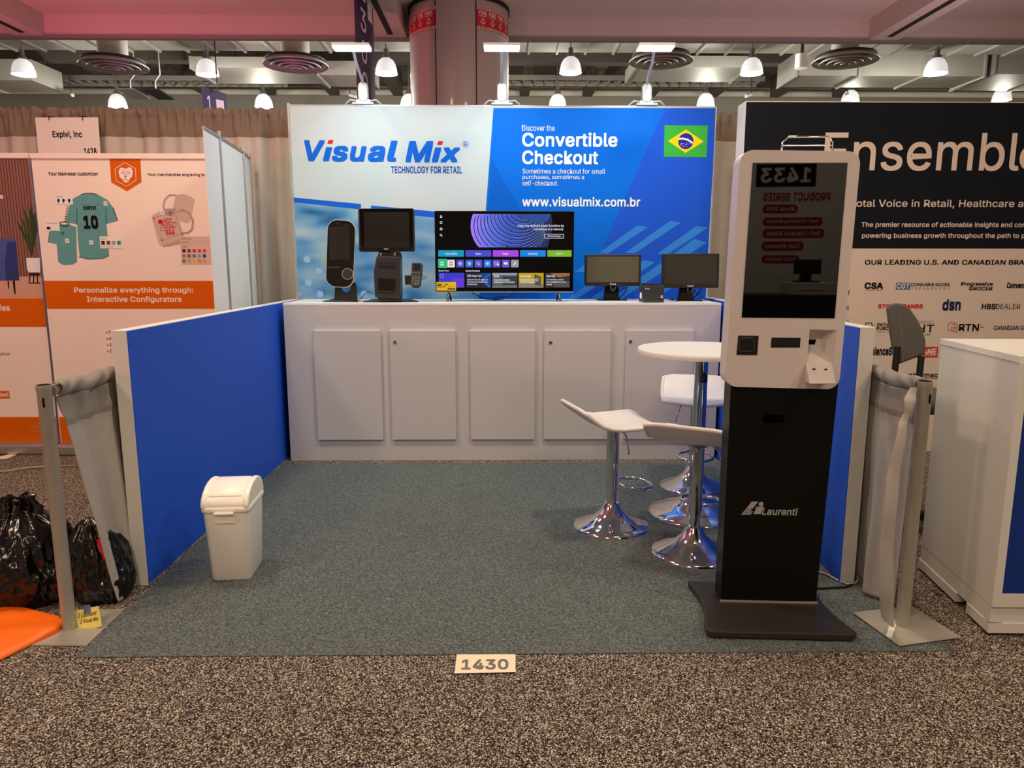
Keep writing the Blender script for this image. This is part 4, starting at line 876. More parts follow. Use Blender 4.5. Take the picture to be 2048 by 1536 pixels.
# cross bars
for nm, a, b_, lb in (('drape_rail', Vector((-1.582, 2.535, .885)), Vector((-1.56, 4.9, .885)), 'drape rail running back along the left booth wall'), ('drape_rail', Vector((1.508, 2.505, .895)), Vector((1.60, 4.9, .895)), 'drape rail running back along the right booth wall')):
    k = MB().tube([a, b_], .02, M_steel, 14); tag(k.build(nm), lb, 'rail')
M_drapehem = mat('grey_drape_hem', (140, 136, 132), .85, var=.1, scale=30, bump=.12, bscale=160)
def side_drape(side):
    def fn(u, v):       # u along the rail away from the camera, v from top to hem
        n0 = noise.noise(Vector((u*7, 0, 3+side))); n2 = noise.noise(Vector((u*22, v*4, 7+side)))
        y = (2.532 if side < 0 else 2.515)+u*1.35+(.16*v*(1-u)**4 if side < 0 else 0)
        x0 = -1.578+.01*u if side < 0 else 1.505+.035*u; zr = .885 if side < 0 else .895; d = -side
        if v < .1:
            a = math.pi*(v/.1); wr = .0045*math.sin(u*70+4*n0+a*2.2)+.005*n2+.004*math.sin(u*33+a*1.3); r = .027+wr*(.5+.5*math.sin(a))
            return (x0+d*r*math.sin(a), y+.010*math.sin(u*40+a), zr+r*math.cos(a))
        t_ = (v-.1)/.9; z = zr-.027-(zr-.027-.012)*t_
        big = (.004+.028*t_)*math.sin(u*31+(.8 if side < 0 else 2.2)+2*n0)
        puck = (.010*math.sin(u*64+4*n0+3*t_)+.009*n2)*max(0, 1-t_*4)
        sag = .016*max(0, 1-abs(t_-.10)/.05)*(.6+.8*noise.noise(Vector((u*12, 1, 2))))
        return (x0+d*(.008+big*.8+puck+sag*.6+(.045*t_*(1-u)**2 if side < 0 else .012)+.006*n2), y, z)
    return fn
dl = MB(); fl_ = side_drape(-1); dl.grid(lambda u, v: fl_(u, v*.215), 220, 50, M_drapehem); dl.grid(lambda u, v: fl_(u, .215+v*.785), 220, 60, M_drape); tag(dl.build('side_drape', solid=.003), 'grey fabric drape hanging on the rail beside the left booth wall', 'drape')
drr = MB(); fr_ = side_drape(1); drr.grid(lambda u, v: fr_(u, v*.215), 220, 50, M_drapehem); drr.grid(lambda u, v: fr_(u, .215+v*.785), 220, 60, M_drape); tdr = tag(drr.build('side_drape', solid=.003), 'grey fabric drape hanging beside the right booth wall end', 'drape')
# twisted loose hem at the right post
hemp = [(1828, 775, 2.47, .012), (1820, 800, 2.455, .022), (1815, 825, 2.45, .012), (1806, 850, 2.44, .016), (1797, 900, 2.43, .02), (1786, 960, 2.42, .024), (1778, 1030, 2.41, .024), (1773, 1110, 2.41, .026), (1772, 1190, 2.42, .026), (1776, 1235, 2.43, .022), (1784, 1252, 2.435, .006)]
hp = [(onY(x, y, yy), r) for x, y, yy, r in hemp]
def hemf(u, v):
    f = v*(len(hp)-1); i = min(int(f), len(hp)-2); t_ = f-i; c = hp[i][0].lerp(hp[i+1][0], t_); r = hp[i][1]*(1-t_)+hp[i+1][1]*t_
    a = u*2*math.pi; z = max(.014, c.z); return (c.x+r*math.cos(a), c.y+r*.45*math.sin(a)+.004*math.sin(v*30), z)
k = MB().grid(hemf, 14, 60, M_drape, closed=True); k.build('twisted_hem', tdr)

# ================================================================== bags, orange sheet, note at the left
M_bag = mat('black_bag_film', (8, 8, 9), .2, spec=.6, var=.15, bump=.35, bscale=22)
def bag(name, c, rx_, ry_, h, seed, label, neck=False, lean=0):
    t = thing(name, label, 'bag', (c[0], c[1], 0)); off = Vector((seed*3.1, seed*1.7, seed))
    prof = [(0, 0), (.72, .0), (.93, .06), (1.0, .2), (.98, .38), (.88, .55), (.7, .7), (.46, .82), (.3, .9), (.24, .95), (.27, 1.0), (.16, 1.0), (0, .97)] if neck else [(0, 0), (.75, .0), (.95, .07), (1, .22), (.96, .42), (.84, .62), (.62, .8), (.35, .93), (.12, .99), (0, 1)]
    def fn(u, v):
        a = u*2*math.pi; f = v*(len(prof)-1); i = min(int(f), len(prof)-2); q = f-i
        r = prof[i][0]*(1-q)+prof[i+1][0]*q; zz = h*(prof[i][1]*(1-q)+prof[i+1][1]*q)
        d = Vector((math.cos(a)*(.5+r*.5), math.sin(a)*(.5+r*.5), zz*3.2))
        n1 = noise.noise(d*1.8+off); n2 = abs(noise.noise(d*3.6+off*2)); n3 = abs(noise.noise(d*8+off)); n4 = abs(noise.noise(Vector((math.cos(a)*3.5, math.sin(a)*3.5, zz*2))+off))
        top = max(0, zz/h-.35)/.65
        k = 1+.16*n1+.18*(.3-n2)+.09*(.25-n3)+.5*top*(.25-n4)
        if neck and zz/h > .86: zz += h*.05*math.sin(a*5+1)+h*.04*noise.noise(Vector((math.cos(a)*5, math.sin(a)*5, 2))); k += .35*math.sin(a*9)*.4
        return (c[0]+rx_*r*k*math.cos(a)+lean*zz, c[1]+ry_*r*k*math.sin(a), max(.003, zz*(1+.1*n1*(1-top))+.002))
    MB().grid(fn, 170, 110, M_bag, closed=True).build('film', t)
    return t
b1_ = bag('trash_bag', (-1.905, 2.77), .205, .18, .405, 2.3, 'black trash bag with gathered tied top behind the left post', True)
b2_ = bag('trash_bag', (-1.60, 2.78), .115, .12, .33, 5.9, 'smaller black trash bag slumped under the left drape hem', False, -.12)
k = MB(); k.tube([(-1.56, 2.70, .27), (-1.545, 2.69, .24), (-1.53, 2.68, .2)], lambda t_: .012, P_red, 8); k.build('red_tie', b2_)
orp = [onZ(*q) for q in ((-60, 1350), (0, 1323), (60, 1294), (115, 1268), (130, 1254), (118, 1240), (60, 1228), (0, 1205), (-70, 1190))]
oc = Vector((-1.9, 2.45, 0))
def orf(u, v):
    lo = [orp[i] for i in range(5)]; hi = [orp[8-i] for i in range(5)]
    f = u*4; i = min(3, int(f)); t_ = f-i; a = lo[i].lerp(lo[i+1], t_); b_ = hi[i].lerp(hi[i+1], t_); p = a.lerp(b_, v)
    z = .012+.03*math.sin(math.pi*v)**.7*(1-.5*u)+.012*noise.noise(Vector((p.x*9, p.y*9, 0)))
    return (p.x, p.y, max(.004, z if 0 < v < 1 else .004))
k = MB().grid(orf, 30, 20, mat('orange_plastic', (250, 112, 8), .42, var=.04)); tag(k.build('orange_sheet', solid=.003), 'folded bright orange plastic sheet on the floor at lower left', 'plastic sheet')
nq = thing('sticky_note', 'yellow handwritten sticky note taped to the trash bag', 'note', onY(178, 1240, 2.50))
NFr = Fr(onY(178, 1262, 2.50), (1, -.06, 0), (0, .35, .93))
k = MB(); k.poly(NFr, [(151, 1221), (197, 1212), (204, 1252), (162, 1263), (157, 1258)], 0, mat('note_yellow', (250, 226, 120), .7)); k.build('paper', nq, solid=.0006)
k = MB(); IK = mat('note_ink', (24, 24, 34), .6, spec=.12); k.text(NFr, '2 Laurenti', 156, 1224, 193, 1233, .001, IK, .005, .25, rot=.17); k.text(NFr, '1 Visual Mix', 161, 1236, 197, 1244, .001, IK, .005, .25, rot=.17); k.build('handwriting', nq)
k = MB(); k.poly(NFr, [(167, 1210), (181, 1209), (182, 1226), (168, 1228)], .0014, mat('blue_tape', (92, 120, 150), .5)); k.build('tape', nq)

# ================================================================== back drape
M_hem = mat('taupe_drape_hem', (128, 112, 98), .85, var=.1, scale=12, bump=.08, bscale=120)
def back_drape(x0, x1, y, ztop, seed, label, nf):
    def fn(u, v):
        x = x0+(x1-x0)*u; s_ = noise.noise(Vector((x*.9+seed, 0, 0))); s2 = noise.noise(Vector((x*3.1+seed, 5, 0)))
        ph_ = x*nf+5*s_; fold = abs(math.sin(ph_*.5))**.6*2-1
        w_ = (.028+.03*v)*fold*(.7+.6*s2)+.012*math.sin(x*nf*2.7+seed+2*v)
        zz = ztop*(1-v)+.01*v; ru = math.sin(x*95+9*s2+4*s_)
        if v < .022: w_ = .016*ru+.022*(v/.022); zz += .010*math.sin(x*82+8*s2)
        else: w_ = w_*min(1, .35+(v-.022)*9)+.010*ru*max(0, 1-(v-.022)*16)+.008
        if v > .08: w_ -= .006*max(0, 1-(v-.08)*30)
        return (x, y-w_, zz)
    nu = int(abs(x1-x0)*170); vs_ = [0, .008, .016, .022, .03, .045, .06, .075, .084]
    k = MB().grid(lambda u, v: fn(u, .084*v), nu, 12, M_hem); k.grid(lambda u, v: fn(u, .084+.916*v), nu, 40, M_drape2)
    return tag(k.build('back_drape', solid=.003), label, 'drape')
back_drape(-5.2, -1.50, 5.60, 2.44, 1.2, 'long taupe fabric drape behind the left neighbour booth', 17)
back_drape(1.54, 1.95, 5.60, 2.42, 4.4, 'narrow taupe drape strip right of the display wall', 14)
k = MB().tube([(-5.2, 5.66, 2.42), (2.2, 5.66, 2.41)], .016, M_steel, 12); tag(k.build('drape_rail'), 'long rail carrying the back drape', 'rail')
# name card
cf_ = Fr((0, 5.51, 0)); nc = thing('name_card', 'white hung name card reading Expivi, inc 1428', 'sign', onY(135, 270, 5.51))
k = MB(); k.add([cf_.P(*cf_.ab(*q), t_) for t_ in (0, -.003) for q in ((70, 235), (196, 234.5), (202, 322), (78, 322))], [(0, 3, 2, 1), (4, 5, 6, 7), (0, 1, 5, 4), (1, 2, 6, 5), (2, 3, 7, 6), (3, 0, 4, 7)], mat('card_white', (236, 226, 220), .7)); k.build('card', nc)
k = MB(); k.text(cf_, 'Expivi, inc', 104.5, 262, 165, 278, .001, P_black, .024); k.build('lettering', nc); k = MB(); k.text(cf_, '1428', 167.5, 296, 194, 310, .001, P_black, .024); k.build('lettering', nc)
for q in ((99, 239), (166, 239)):
    v_ = cf_.hit(*q); MB().tube([v_+Vector((0, -.004, -.006)), v_+Vector((0, -.006, .02)), v_+Vector((0, .09, .03))], .003, P_black, 6).build('pin', nc)

# ================================================================== left neighbour: two roll-up banners, three white screens
M_ban = mat('banner_vinyl', (242, 228, 218), .5, spec=.2, var=.015, scale=1.5); P_or = mat('banner_orange', (214, 98, 4), .5, spec=.12, var=.03); P_choc = mat('dark_brown_print', (48, 36, 34), .6, spec=.12)
RB = Fr((0, 5.0, 0))
rb = thing('rollup_banner', 'wide roll-up banner with printed shirts and mugs above an orange band', 'banner', (-2.45, 5.0, 0))
xl, xr = RB.ab(92, 600)[0], RB.ab(444, 600)[0]; ztp = RB.ab(240, 318)[1]
MB().box((xl, 5.0, .08), (xr, 5.004, ztp), M_ban).build('vinyl', rb)
MB().box((xl-.004, 4.99, ztp), (xr+.004, 5.015, ztp+.035), M_ban).build('top_rail', rb, bevel=.003)
MB().box((xl-.012, 5.002, .08), (xl, 5.02, ztp+.02), mat('blue_grey_edge', (70, 92, 130), .5)).build('rear_pole', rb)
MB().box((xl-.02, 4.93, 0), (xr+.02, 5.07, .082), M_alu).build('base_cassette', rb, bevel=.02, seg=4)
BX = lambda x, y: (x/4.096, 280+y/4.096)
g = MB()
g.rect(RB, 88, 561.5, 444, 617.5, .0008, P_or); g.rect(RB, 118, 834, 444, 884, .0008, P_or)
g.poly(RB, [BX(897, 150), BX(1150, 150), BX(1160, 345), BX(1042, 420), BX(912, 348)], .0008, P_or)
hexo = [(1022, 182), (1112, 232), (1118, 330), (1040, 382), (950, 335), (940, 235)]
def hx(s_): return [BX(1030+(x-1030)*s_, 282+(y-282)*s_) for x, y in hexo]
g.poly(RB, hx(1), .0014, M_ban); g.poly(RB, hx(.95), .0018, P_or)
lion = [(985, 228), (1005, 226), (1030, 238), (1055, 224), (1078, 228), (1090, 262), (1082, 300), (1064, 318), (1058, 338), (1035, 350), (1010, 340), (1003, 320), (982, 302), (972, 262)]
g.poly(RB, [BX(*q) for q in lion], .0022, P_white)
for l in ([(990, 266), (1010, 268), (1012, 276), (996, 274)], [(1050, 268), (1070, 266), (1064, 274), (1048, 276)], [(1016, 294), (1044, 294), (1036, 306), (1024, 306)]): g.poly(RB, [BX(*q) for q in l], .0026, P_or)
g.line(RB, [BX(1030, 306), BX(1030, 318), BX(1008, 336)], .004, .0026, P_or); g.line(RB, [BX(1030, 318), BX(1055, 336)], .004, .0026, P_or)
g.line(RB, [BX(1000, 250), BX(1024, 258), BX(1022, 290)], .003, .0026, P_or); g.line(RB, [BX(1062, 250), BX(1040, 258), BX(1040, 290)], .003, .0026, P_or)
g.text(RB, 'Your teamwear customizer', *BX(393, 260), *BX(805, 292), .001, P_choc, .02); g.text(RB, 'Your merchandise engraving to', *BX(1208, 270), *BX(1678, 302), .001, P_choc, .02)
g.text(RB, 'Personalize everything through:', *BX(605, 1206), *BX(1586, 1262), .0014, M_ban, .022); g.text(RB, 'Interactive Configurators', *BX(710, 1280), *BX(1490, 1338), .0014, M_ban, .022)
for i, ch in enumerate('FPEE'): g.disc(RB, 213.5+i*.9, 665.5+i*12.4, 1.4, .001, P_choc, 10); g.text(RB, ch, 217.5+i*.9, 661.5+i*12.4, 222.5+i*.9, 668+i*12.4, .001, P_choc)
g.build('printed_text', rb)
TE = mat('teal_print', (96, 160, 164), .6, spec=.12, var=.08, scale=8); TE2 = mat('dark_teal_print', (58, 108, 112), .6, spec=.12); g = MB()
shirt = [(665, 445), (720, 436), (790, 440), (880, 490), (925, 550), (968, 662), (872, 688), (865, 600), (880, 760), (895, 950), (840, 975), (720, 980), (655, 960), (640, 840), (632, 690), (536, 672), (560, 560), (600, 480)]
g.poly(RB, [BX(*q) for q in shirt], .001, TE)
shirt2 = [(500, 690), (560, 690), (625, 712), (632, 1000), (595, 1020), (520, 1024), (478, 1000), (465, 852), (395, 838), (408, 750)]
g.poly(RB, [BX(*q) for q in shirt2], .0014, TE)
g.line(RB, [BX(665, 446), BX(700, 438), BX(745, 436), BX(792, 444)], .004, .0018, P_black); g.line(RB, [BX(490, 676), BX(500, 700), BX(530, 708), BX(560, 700), BX(568, 684)], .005, .0022, P_black); g.line(RB, [BX(490, 674), BX(530, 670), BX(568, 682)], .004, .0022, P_choc)
g.line(RB, [BX(632, 560), BX(630, 690)], .006, .0018, TE2); g.line(RB, [BX(868, 560), BX(872, 690)], .006, .0018, TE2); g.line(RB, [BX(640, 955), BX(720, 976), BX(840, 970), BX(893, 948)], .004, .0018, TE2)
for i in range(7): g.disc(RB, *BX(552-i*3, 545+i*20), 1.6, .0018, P_black, 6, ry=1.1); g.disc(RB, *BX(930+i*5, 560+i*15), 1.6, .0018, P_black, 6, ry=1.1); g.disc(RB, *BX(405-i, 760+i*12), 1.1, .0018, P_black, 6, ry=.8)
g.text(RB, 'EXPIVI', *BX(682, 542), *BX(792, 572), .002, P_black, .05); g.text(RB, '10', *BX(680, 618), *BX(810, 730), .002, P_black, .05)
for y in (528, 584, 604, 742): g.line(RB, [BX(665, y), BX(815, y)], .002, .002, P_grey, dash=.016)
for x, y in ((668, 528), (800, 528), (672, 604), (815, 604), (672, 742), (828, 742)): g.disc(RB, *BX(x, y), 1.2, .0022, P_red, 8)
for x, y in ((865, 520), (552, 826), (748, 840)): g.rect(RB, *BX(x-17, y-17), *BX(x+17, y+17), .0022, P_white); g.disc(RB, *BX(x, y), 1.3, .0026, P_red, 8)
g.disc(RB, *BX(514, 764), 3.1, .0022, P_choc, 14, r0=2)
g.rect(RB, *BX(446, 444), *BX(600, 528), .002, P_white); g.text(RB, 'Pattern', *BX(464, 458), *BX(520, 470), .0026, P_grey)
for x in (480, 522, 568): g.disc(RB, *BX(x, 494), 2.8, .0026, P_choc, 12); g.rect(RB, *BX(x-6, 500), *BX(x+6, 514), .0026, P_choc)
g.rect(RB, *BX(370, 662), *BX(492, 744), .002, P_white); g.text(RB, 'Upload logo', *BX(382, 676), *BX(474, 690), .0026, P_grey); g.poly(RB, [BX(385, 732), BX(385, 715), BX(400, 708), BX(418, 722), BX(418, 732)], .0026, P_black)
g.rect(RB, *BX(816, 790), *BX(1006, 888), .002, P_white); g.text(RB, 'Color', *BX(828, 802), *BX(872, 815), .0026, P_grey); g.text(RB, '+ Add custom color', *BX(832, 868), *BX(930, 878), .0026, P_red)
for x, c_ in ((830, (16, 18, 18)), (874, (110, 70, 40)), (917, (150, 165, 150)), (960, (70, 125, 150))): g.rect(RB, *BX(x, 826), *BX(x+32, 858), .0026, mat('swatch_%d' % x, c_, .6))
g.build('shirt_print', rb)
MG = mat('mug_print', (206, 186, 174), .6, spec=.12, var=.05); MG2 = mat('mug_shade_print', (184, 160, 148), .6, spec=.12); g = MB()
g.poly(RB, [BX(1440, 450), BX(1500, 442), BX(1560, 462), BX(1596, 490), BX(1560, 660), BX(1540, 682), BX(1480, 668), BX(1410, 600)], .001, MG)
def ring(pts, wd, off, m): g.line(RB, [BX(*q) for q in pts], wd, off, m)
ring([(1440, 452), (1390, 450), (1350, 490), (1340, 545), (1350, 580), (1380, 590)], .012, .0012, MG2)
g.poly(RB, [BX(1240, 620), BX(1300, 590), BX(1400, 560), BX(1440, 580), BX(1520, 820), BX(1500, 850), BX(1400, 868), BX(1330, 872), BX(1300, 850)], .0014, MG)
g.poly(RB, [BX(1330, 866), BX(1400, 845), BX(1518, 806), BX(1522, 822), BX(1400, 868), BX(1340, 874)], .0018, MG2)
ring([(1450, 590), (1500, 572), (1550, 600), (1582, 660), (1575, 730), (1540, 762), (1495, 760)], .014, .0018, MG2)
for a_, b2 in (((1262, 640), (1330, 820)), ((1330, 820), (1490, 765)), ((1490, 765), (1440, 610)), ((1262, 640), (1440, 575))): g.line(RB, [BX(*a_), BX(*b2)], .0022, .0022, P_choc, dash=.014)
for x, y in ((1258, 644), (1330, 822), (1492, 768)): g.disc(RB, *BX(x, y), 1.7, .0026, P_red, 8)
g.poly(RB, [BX(1345, 565), BX(1440, 560), BX(1435, 620), BX(1360, 622)], .0022, MG2)
for a_ in (0, 60, 120): 
    dx, dy = 24*math.cos(math.radians(a_)), 24*math.sin(math.radians(a_)); g.line(RB, [BX(1396-dx, 600-dy), BX(1396+dx, 600+dy)], .004, .0026, mat('snowflake_blue', (60, 110, 150), .6))
g.rect(RB, *BX(1312, 578), *BX(1346, 612), .0024, P_white); g.disc(RB, *BX(1329, 595), 1.1, .0028, P_choc, 8)
g.text(RB, 'HOT', *BX(1340, 642), *BX(1412, 678), .0026, P_red, .02, rot=.06); g.text(RB, 'COCOA', *BX(1328, 690), *BX(1426, 724), .0026, P_red, .02, rot=.06); g.text(RB, 'BAR', *BX(1358, 738), *BX(1434, 778), .0026, P_red, .02, rot=.06); g.rect(RB, *BX(1296, 654), *BX(1336, 686), .0026, P_red, .006)
ring([(1312, 705), (1330, 690), (1440, 672), (1444, 705), (1425, 725), (1318, 745), (1312, 705)], .003, .0026, P_red)
g.rect(RB, *BX(1474, 790), *BX(1760, 1016), .0024, mat('panel_print', (214, 190, 176), .6, spec=.12)); g.text(RB, 'Custom text', *BX(1486, 800), *BX(1572, 815), .0028, P_choc); g.rect(RB, *BX(1484, 824), *BX(1740, 856), .0028, MG); g.text(RB, 'for you', *BX(1496, 834), *BX(1545, 846), .0032, P_choc); g.text(RB, 'Color', *BX(1490, 866), *BX(1534, 880), .0028, P_choc)
cl = [(24, 18, 20), (104, 62, 44), (196, 36, 44), (214, 56, 60), (190, 70, 130), (176, 90, 150), (110, 80, 150), (70, 120, 160), (130, 160, 160), (40, 54, 90), (70, 150, 60), (190, 170, 70), (230, 180, 50), (220, 130, 50), (180, 170, 160)]
for i, c_ in enumerate(cl): x = 1494+(i % 5)*42; y = 894+(i//5)*42; g.rect(RB, *BX(x, y), *BX(x+29, y+27), .003, mat('swatch_c%d' % i, c_, .6))
g.build('mug_print', rb)
# second banner (cut by the left edge of the photograph)
RC = Fr((0, 5.03, 0)); rc = thing('rollup_banner', 'roll-up banner with slatted wall, plant and blue armchair at far left', 'banner', (-3.75, 5.03, 0))
x1_ = RC.ab(92, 600)[0]-.015; x0_ = x1_-1.36; zt2 = RC.ab(40, 317)[1]
MB().box((x0_, 5.03, .08), (x1_, 5.034, zt2), M_ban).build('vinyl', rc)
MB().box((x0_-.004, 5.02, zt2), (x1_+.002, 5.045, zt2+.035), M_ban).build('top_rail', rc, bevel=.003)
MB().box((x0_-.02, 4.96, 0), (x1_+.0, 5.10, .082), M_alu).build('base_cassette', rc, bevel=.02, seg=4)
g = MB(); WS = bpy.data.materials.new('wood_slat_print'); WS.use_nodes = True; nt = WS.node_tree; tc = nt.nodes.new('ShaderNodeTexCoord'); wv = nt.nodes.new('ShaderNodeTexWave'); wv.inputs['Scale'].default_value = 16; wv.inputs['Distortion'].default_value = .3; nt.links.new(tc.outputs['Object'], wv.inputs['Vector'])
r3 = nt.nodes.new('ShaderNodeValToRGB'); r3.color_ramp.elements[0].color = lin((84, 56, 48))+(1,); r3.color_ramp.elements[1].color = lin((150, 104, 88))+(1,); nt.links.new(wv.outputs['Fac'], r3.inputs[0]); nt.links.new(r3.outputs[0], nt.nodes['Principled BSDF'].inputs['Base Color'])
zA, zB, zC, zD = RC.ab(30, 553)[1], RC.ab(30, 597)[1], RC.ab(30, 654)[1], RC.ab(30, 834)[1]
g.abrect(RC, x0_, zA, x1_, zt2-.002, .0008, WS); g.abrect(RC, x0_, zB, x1_, zA, .0008, mat('floor_print', (206, 160, 140), .6, spec=.12)); g.abrect(RC, x0_, zC, x1_, zB, .0008, P_or); g.abrect(RC, x0_, .083, x1_, zD, .0008, P_or)
g.build('printed_background', rc)
g = MB(); GR = mat('leaf_print', (52, 74, 46), .6, spec=.12, var=.2, scale=12)
stem = BX(262, 960)
for tip, wd in (((105, 640), 34), ((135, 700), 26), ((195, 560), 30), ((255, 520), 34), ((300, 560), 30), ((310, 680), 28), ((150, 600), 24), ((215, 760), 22)):
    mx_, my_ = (tip[0]*.62+262*.38), (tip[1]*.68+960*.32)-40; g.poly(RC, [stem, BX(mx_+wd*.6, my_+wd*.3), BX(*tip), BX(mx_-wd*.5, my_-wd*.4)], .0014+.0002*random.random(), GR)
g.poly(RC, [BX(216, 966), BX(330, 966), BX(330, 1085), BX(238, 1085), BX(222, 1060)], .002, P_white)
for l in ([(250, 1088), (240, 1172)], [(280, 1088), (276, 1176)], [(305, 1088), (310, 1176)], [(240, 1172), (330, 1172)], [(248, 1100), (325, 1100)]): g.line(RC, [BX(*q) for q in l], .007, .002, P_black)
CB = mat('armchair_print', (74, 92, 160), .6, spec=.12, var=.12, scale=6); CB2 = mat('armchair_shade_print', (50, 64, 122), .6, spec=.12)
g.poly(RC, [BX(-120, 800), BX(100, 812), BX(132, 830), BX(160, 1150), BX(-120, 1155)], .0014, CB); g.poly(RC, [BX(40, 1000), BX(60, 840), BX(132, 830), BX(160, 1150), BX(50, 1152)], .0018, CB2)
g.poly(RC, [BX(62, 1155), BX(76, 1155), BX(76, 1218), BX(68, 1218)], .0018, P_choc); g.poly(RC, [BX(104, 1152), BX(124, 1152), BX(130, 1262), BX(118, 1262)], .0018, P_choc)
g.build('room_print', rc)
MB().text(RC, 'ies', 0, 609, 20.5, 622, .0014, M_ban, .02).build('printed_text', rc)
MB().text(RC, 'e', -2, 390, 7.5, 397.5, .0014, M_ban, .03).build('printed_text', rc)
MB().text(RC, 'atform', 0, 704.5, 20.5, 711, .0014, P_choc).build('printed_text', rc)
MB().rect(RC, -22, 782, 20, 797, .0014, P_or).text(RC, 'les!', 0, 784.5, 17.5, 793.5, .0018, M_ban, .02).build('printed_text', rc)
GD = mat('gold_print', (206, 128, 70), .6, spec=.12)
MB().text(RC, 'THE', 70, 843.5, 82, 848, .0014, GD, .03).text(RC, 'HOME', 60, 849, 92, 858, .0014, GD, .04).text(RC, 'DEPOT', 67, 859.5, 90, 863.5, .0014, GD, .03).build('shop_emblem', rc)
# white screens standing in a row
M_scr = mat('white_screen_fabric', (236, 230, 226), .6, var=.02); zt_s = 2.089
pp = [onZ(405, 247, zt_s), onZ(438.5, 268, zt_s), onZ(485.5, 299, zt_s), onZ(498.5, 311, zt_s)]
pp[3] = pp[2].lerp(pp[3], 1.0)
nm = ('nearest of three white standing screens outside the left wall', 'middle white standing screen outside the left wall', 'farthest narrow white standing screen before the drape')
for i in range(3):
    a, b_ = pp[i], pp[i+1]; d = (b_-a); L_ = d.length; d.normalize(); t = thing('standing_screen', nm[i], 'screen', (a.x, a.y, 0), 0, 'white standing screens')
    nx = Vector((d.y, -d.x, 0)); k = MB(); A, B_ = a+d*.012, b_-d*.012
    k.add([(q.x+nx.x*t_, q.y+nx.y*t_, z) for t_ in (0, -.004) for q, z in ((A, .05), (B_, .05), (B_, zt_s-.03), (A, zt_s-.03))], [(0, 1, 2, 3), (4, 7, 6, 5), (0, 4, 5, 1), (1, 5, 6, 2), (2, 6, 7, 3), (3, 7, 4, 0)], M_scr); k.build('fabric', t)
    MB().tube([(b_.x-d.x*.01, b_.y-d.y*.01, 0), (b_.x-d.x*.01, b_.y-d.y*.01, zt_s+.015)], .012, M_alu, 10).build('pole', t)
    k = MB(); k.tube([A+Vector((0, 0, -.02)), B_+Vector((0, 0, -.02))], .011, M_alu, 8); k.build('top_rail', t)
    k = MB(); k.tube([Vector((A.x, A.y, .035)), Vector((B_.x, B_.y, .035))], .034, M_alu, 10); k.build('base_cassette', t)
# cable and paper strip on the neighbour floor
c = MB(); c.tube([onZ(*q, .006) for q in ((-80, 955), (0, 944), (20, 942), (60, 936), (100, 933), (150, 932), (200, 934))], .006, mat('dull_gold_cord', (150, 136, 116), .4, .3), 8); c.tube([onZ(*q, .008) for q in ((-80, 950), (10, 942), (40, 936), (100, 931), (150, 931))], .005, MATS['dull_gold_cord'], 8)
tag(c.build('floor_cable'), 'dull gold cables lying across the carpet before the left banners', 'cable')
k = MB(); k.add([onZ(*q, .003) for q in ((0, 913), (24, 908), (36, 908), (12, 918), (0, 918))], [(4, 3, 2, 1, 0)], M_ban); tag(k.build('paper_strip', solid=.002), 'pale paper strip on the carpet at far left under the banner', 'paper')
# ================================================================== right neighbour
EF = Fr((0, 5.0, 0)); ew = thing('banner_wall', 'tall dark and white printed banner wall of the right neighbour booth', 'display', (3.3, 5.0, 0))
ex0 = EF.ab(1490, 350)[0]; ex0 = (EF.ab(1491.5, 205)[0]); ez = EF.ab(1492, 202)[1]; em = EF.ab(1900, 497)[1]
M_ew = mat('banner_wall_white', (222, 206, 196), .6, var=.02, scale=2); M_navy = mat('banner_wall_navy', (22, 25, 35), .6, spec=.12, var=.05)
MB().box((ex0, 5.0, 0), (5.2, 5.16, ez), M_ew).build('frame_body', ew)
g = MB(); g.abrect(EF, ex0+.004, em, 5.2, ez-.006, .001, M_navy); g.build('dark_print', ew)
EW = mat('cream_letter_print', (226, 210, 200), .6, spec=.12); g = MB()
g.text(EF, 'Ensembl', 1651, 265, 2036, 342.5, .002, EW, .008); g.text(EF, 'e', 2042, 288, 2095, 343, .002, EW, .008)
g.text(EF, 'Total Voice in Retail, Healthcare an', 1699, 399, 2058, 417.5, .002, EW, .012); g.text(EF, 'The premier resource of actionable insights and con', 1723, 444, 2050, 457, .002, EW, .02); g.text(EF, 'powering business growth throughout the path to p', 1724, 466, 2049, 478.5, .002, EW, .02)
g.build('heading_lettering', ew)
EX = lambda x, y: (1640+x/4.267, 480+y/4.267)
g = MB()
def et(s_, x0, y0, x1, y1, m=P_black, bold=.02, sh=0, space=1): g.text(EF, s_, *EX(x0, y0), *EX(x1, y1), .0014, m, bold, sh, space)
P_navy = mat('navy_print', (24, 46, 92), .6, spec=.12); P_cg = mat('steel_blue_print', (50, 104, 160), .6, spec=.12); P_lite = mat('light_grey_print', (120, 108, 100), .6, spec=.12)
et('OUR LEADING U.S. AND CANADIAN BRA', 384, 168, 1741, 212, bold=.022)
et('CSA', 382, 362, 535, 418, bold=.04); et('THE BUSINESS OF RETAIL', 382, 424, 536, 430, bold=.01)
g.rect(EF, *EX(650, 364), *EX(766, 423), .0012, P_cg); g.text(EF, 'CGT', *EX(655, 370), *EX(760, 417), .0016, EW, .03); et('CONSUMER GOODS', 776, 366, 1106, 394, bold=.02); et('TECHNOLOGY', 778, 402, 1102, 424, P_lite, 0, space=1.6)
et('Progressive', 1205, 358, 1472, 398, bold=.03); et('GROCER', 1272, 398, 1470, 430, bold=.03); et('Convenien', 1596, 362, 1790, 412, bold=.04, sh=.1)
et('STORE BRANDS', 496, 548, 875, 584, P_red, .035); et('dsn', 1050, 505, 1196, 603, P_navy, .038); et('DRUG STORE NEWS', 1108, 524, 1196, 531, P_navy)
et('HBS', 1382, 543, 1494, 592, bold=.03); et('DEALER', 1502, 545, 1706, 590, P_choc, -.004)
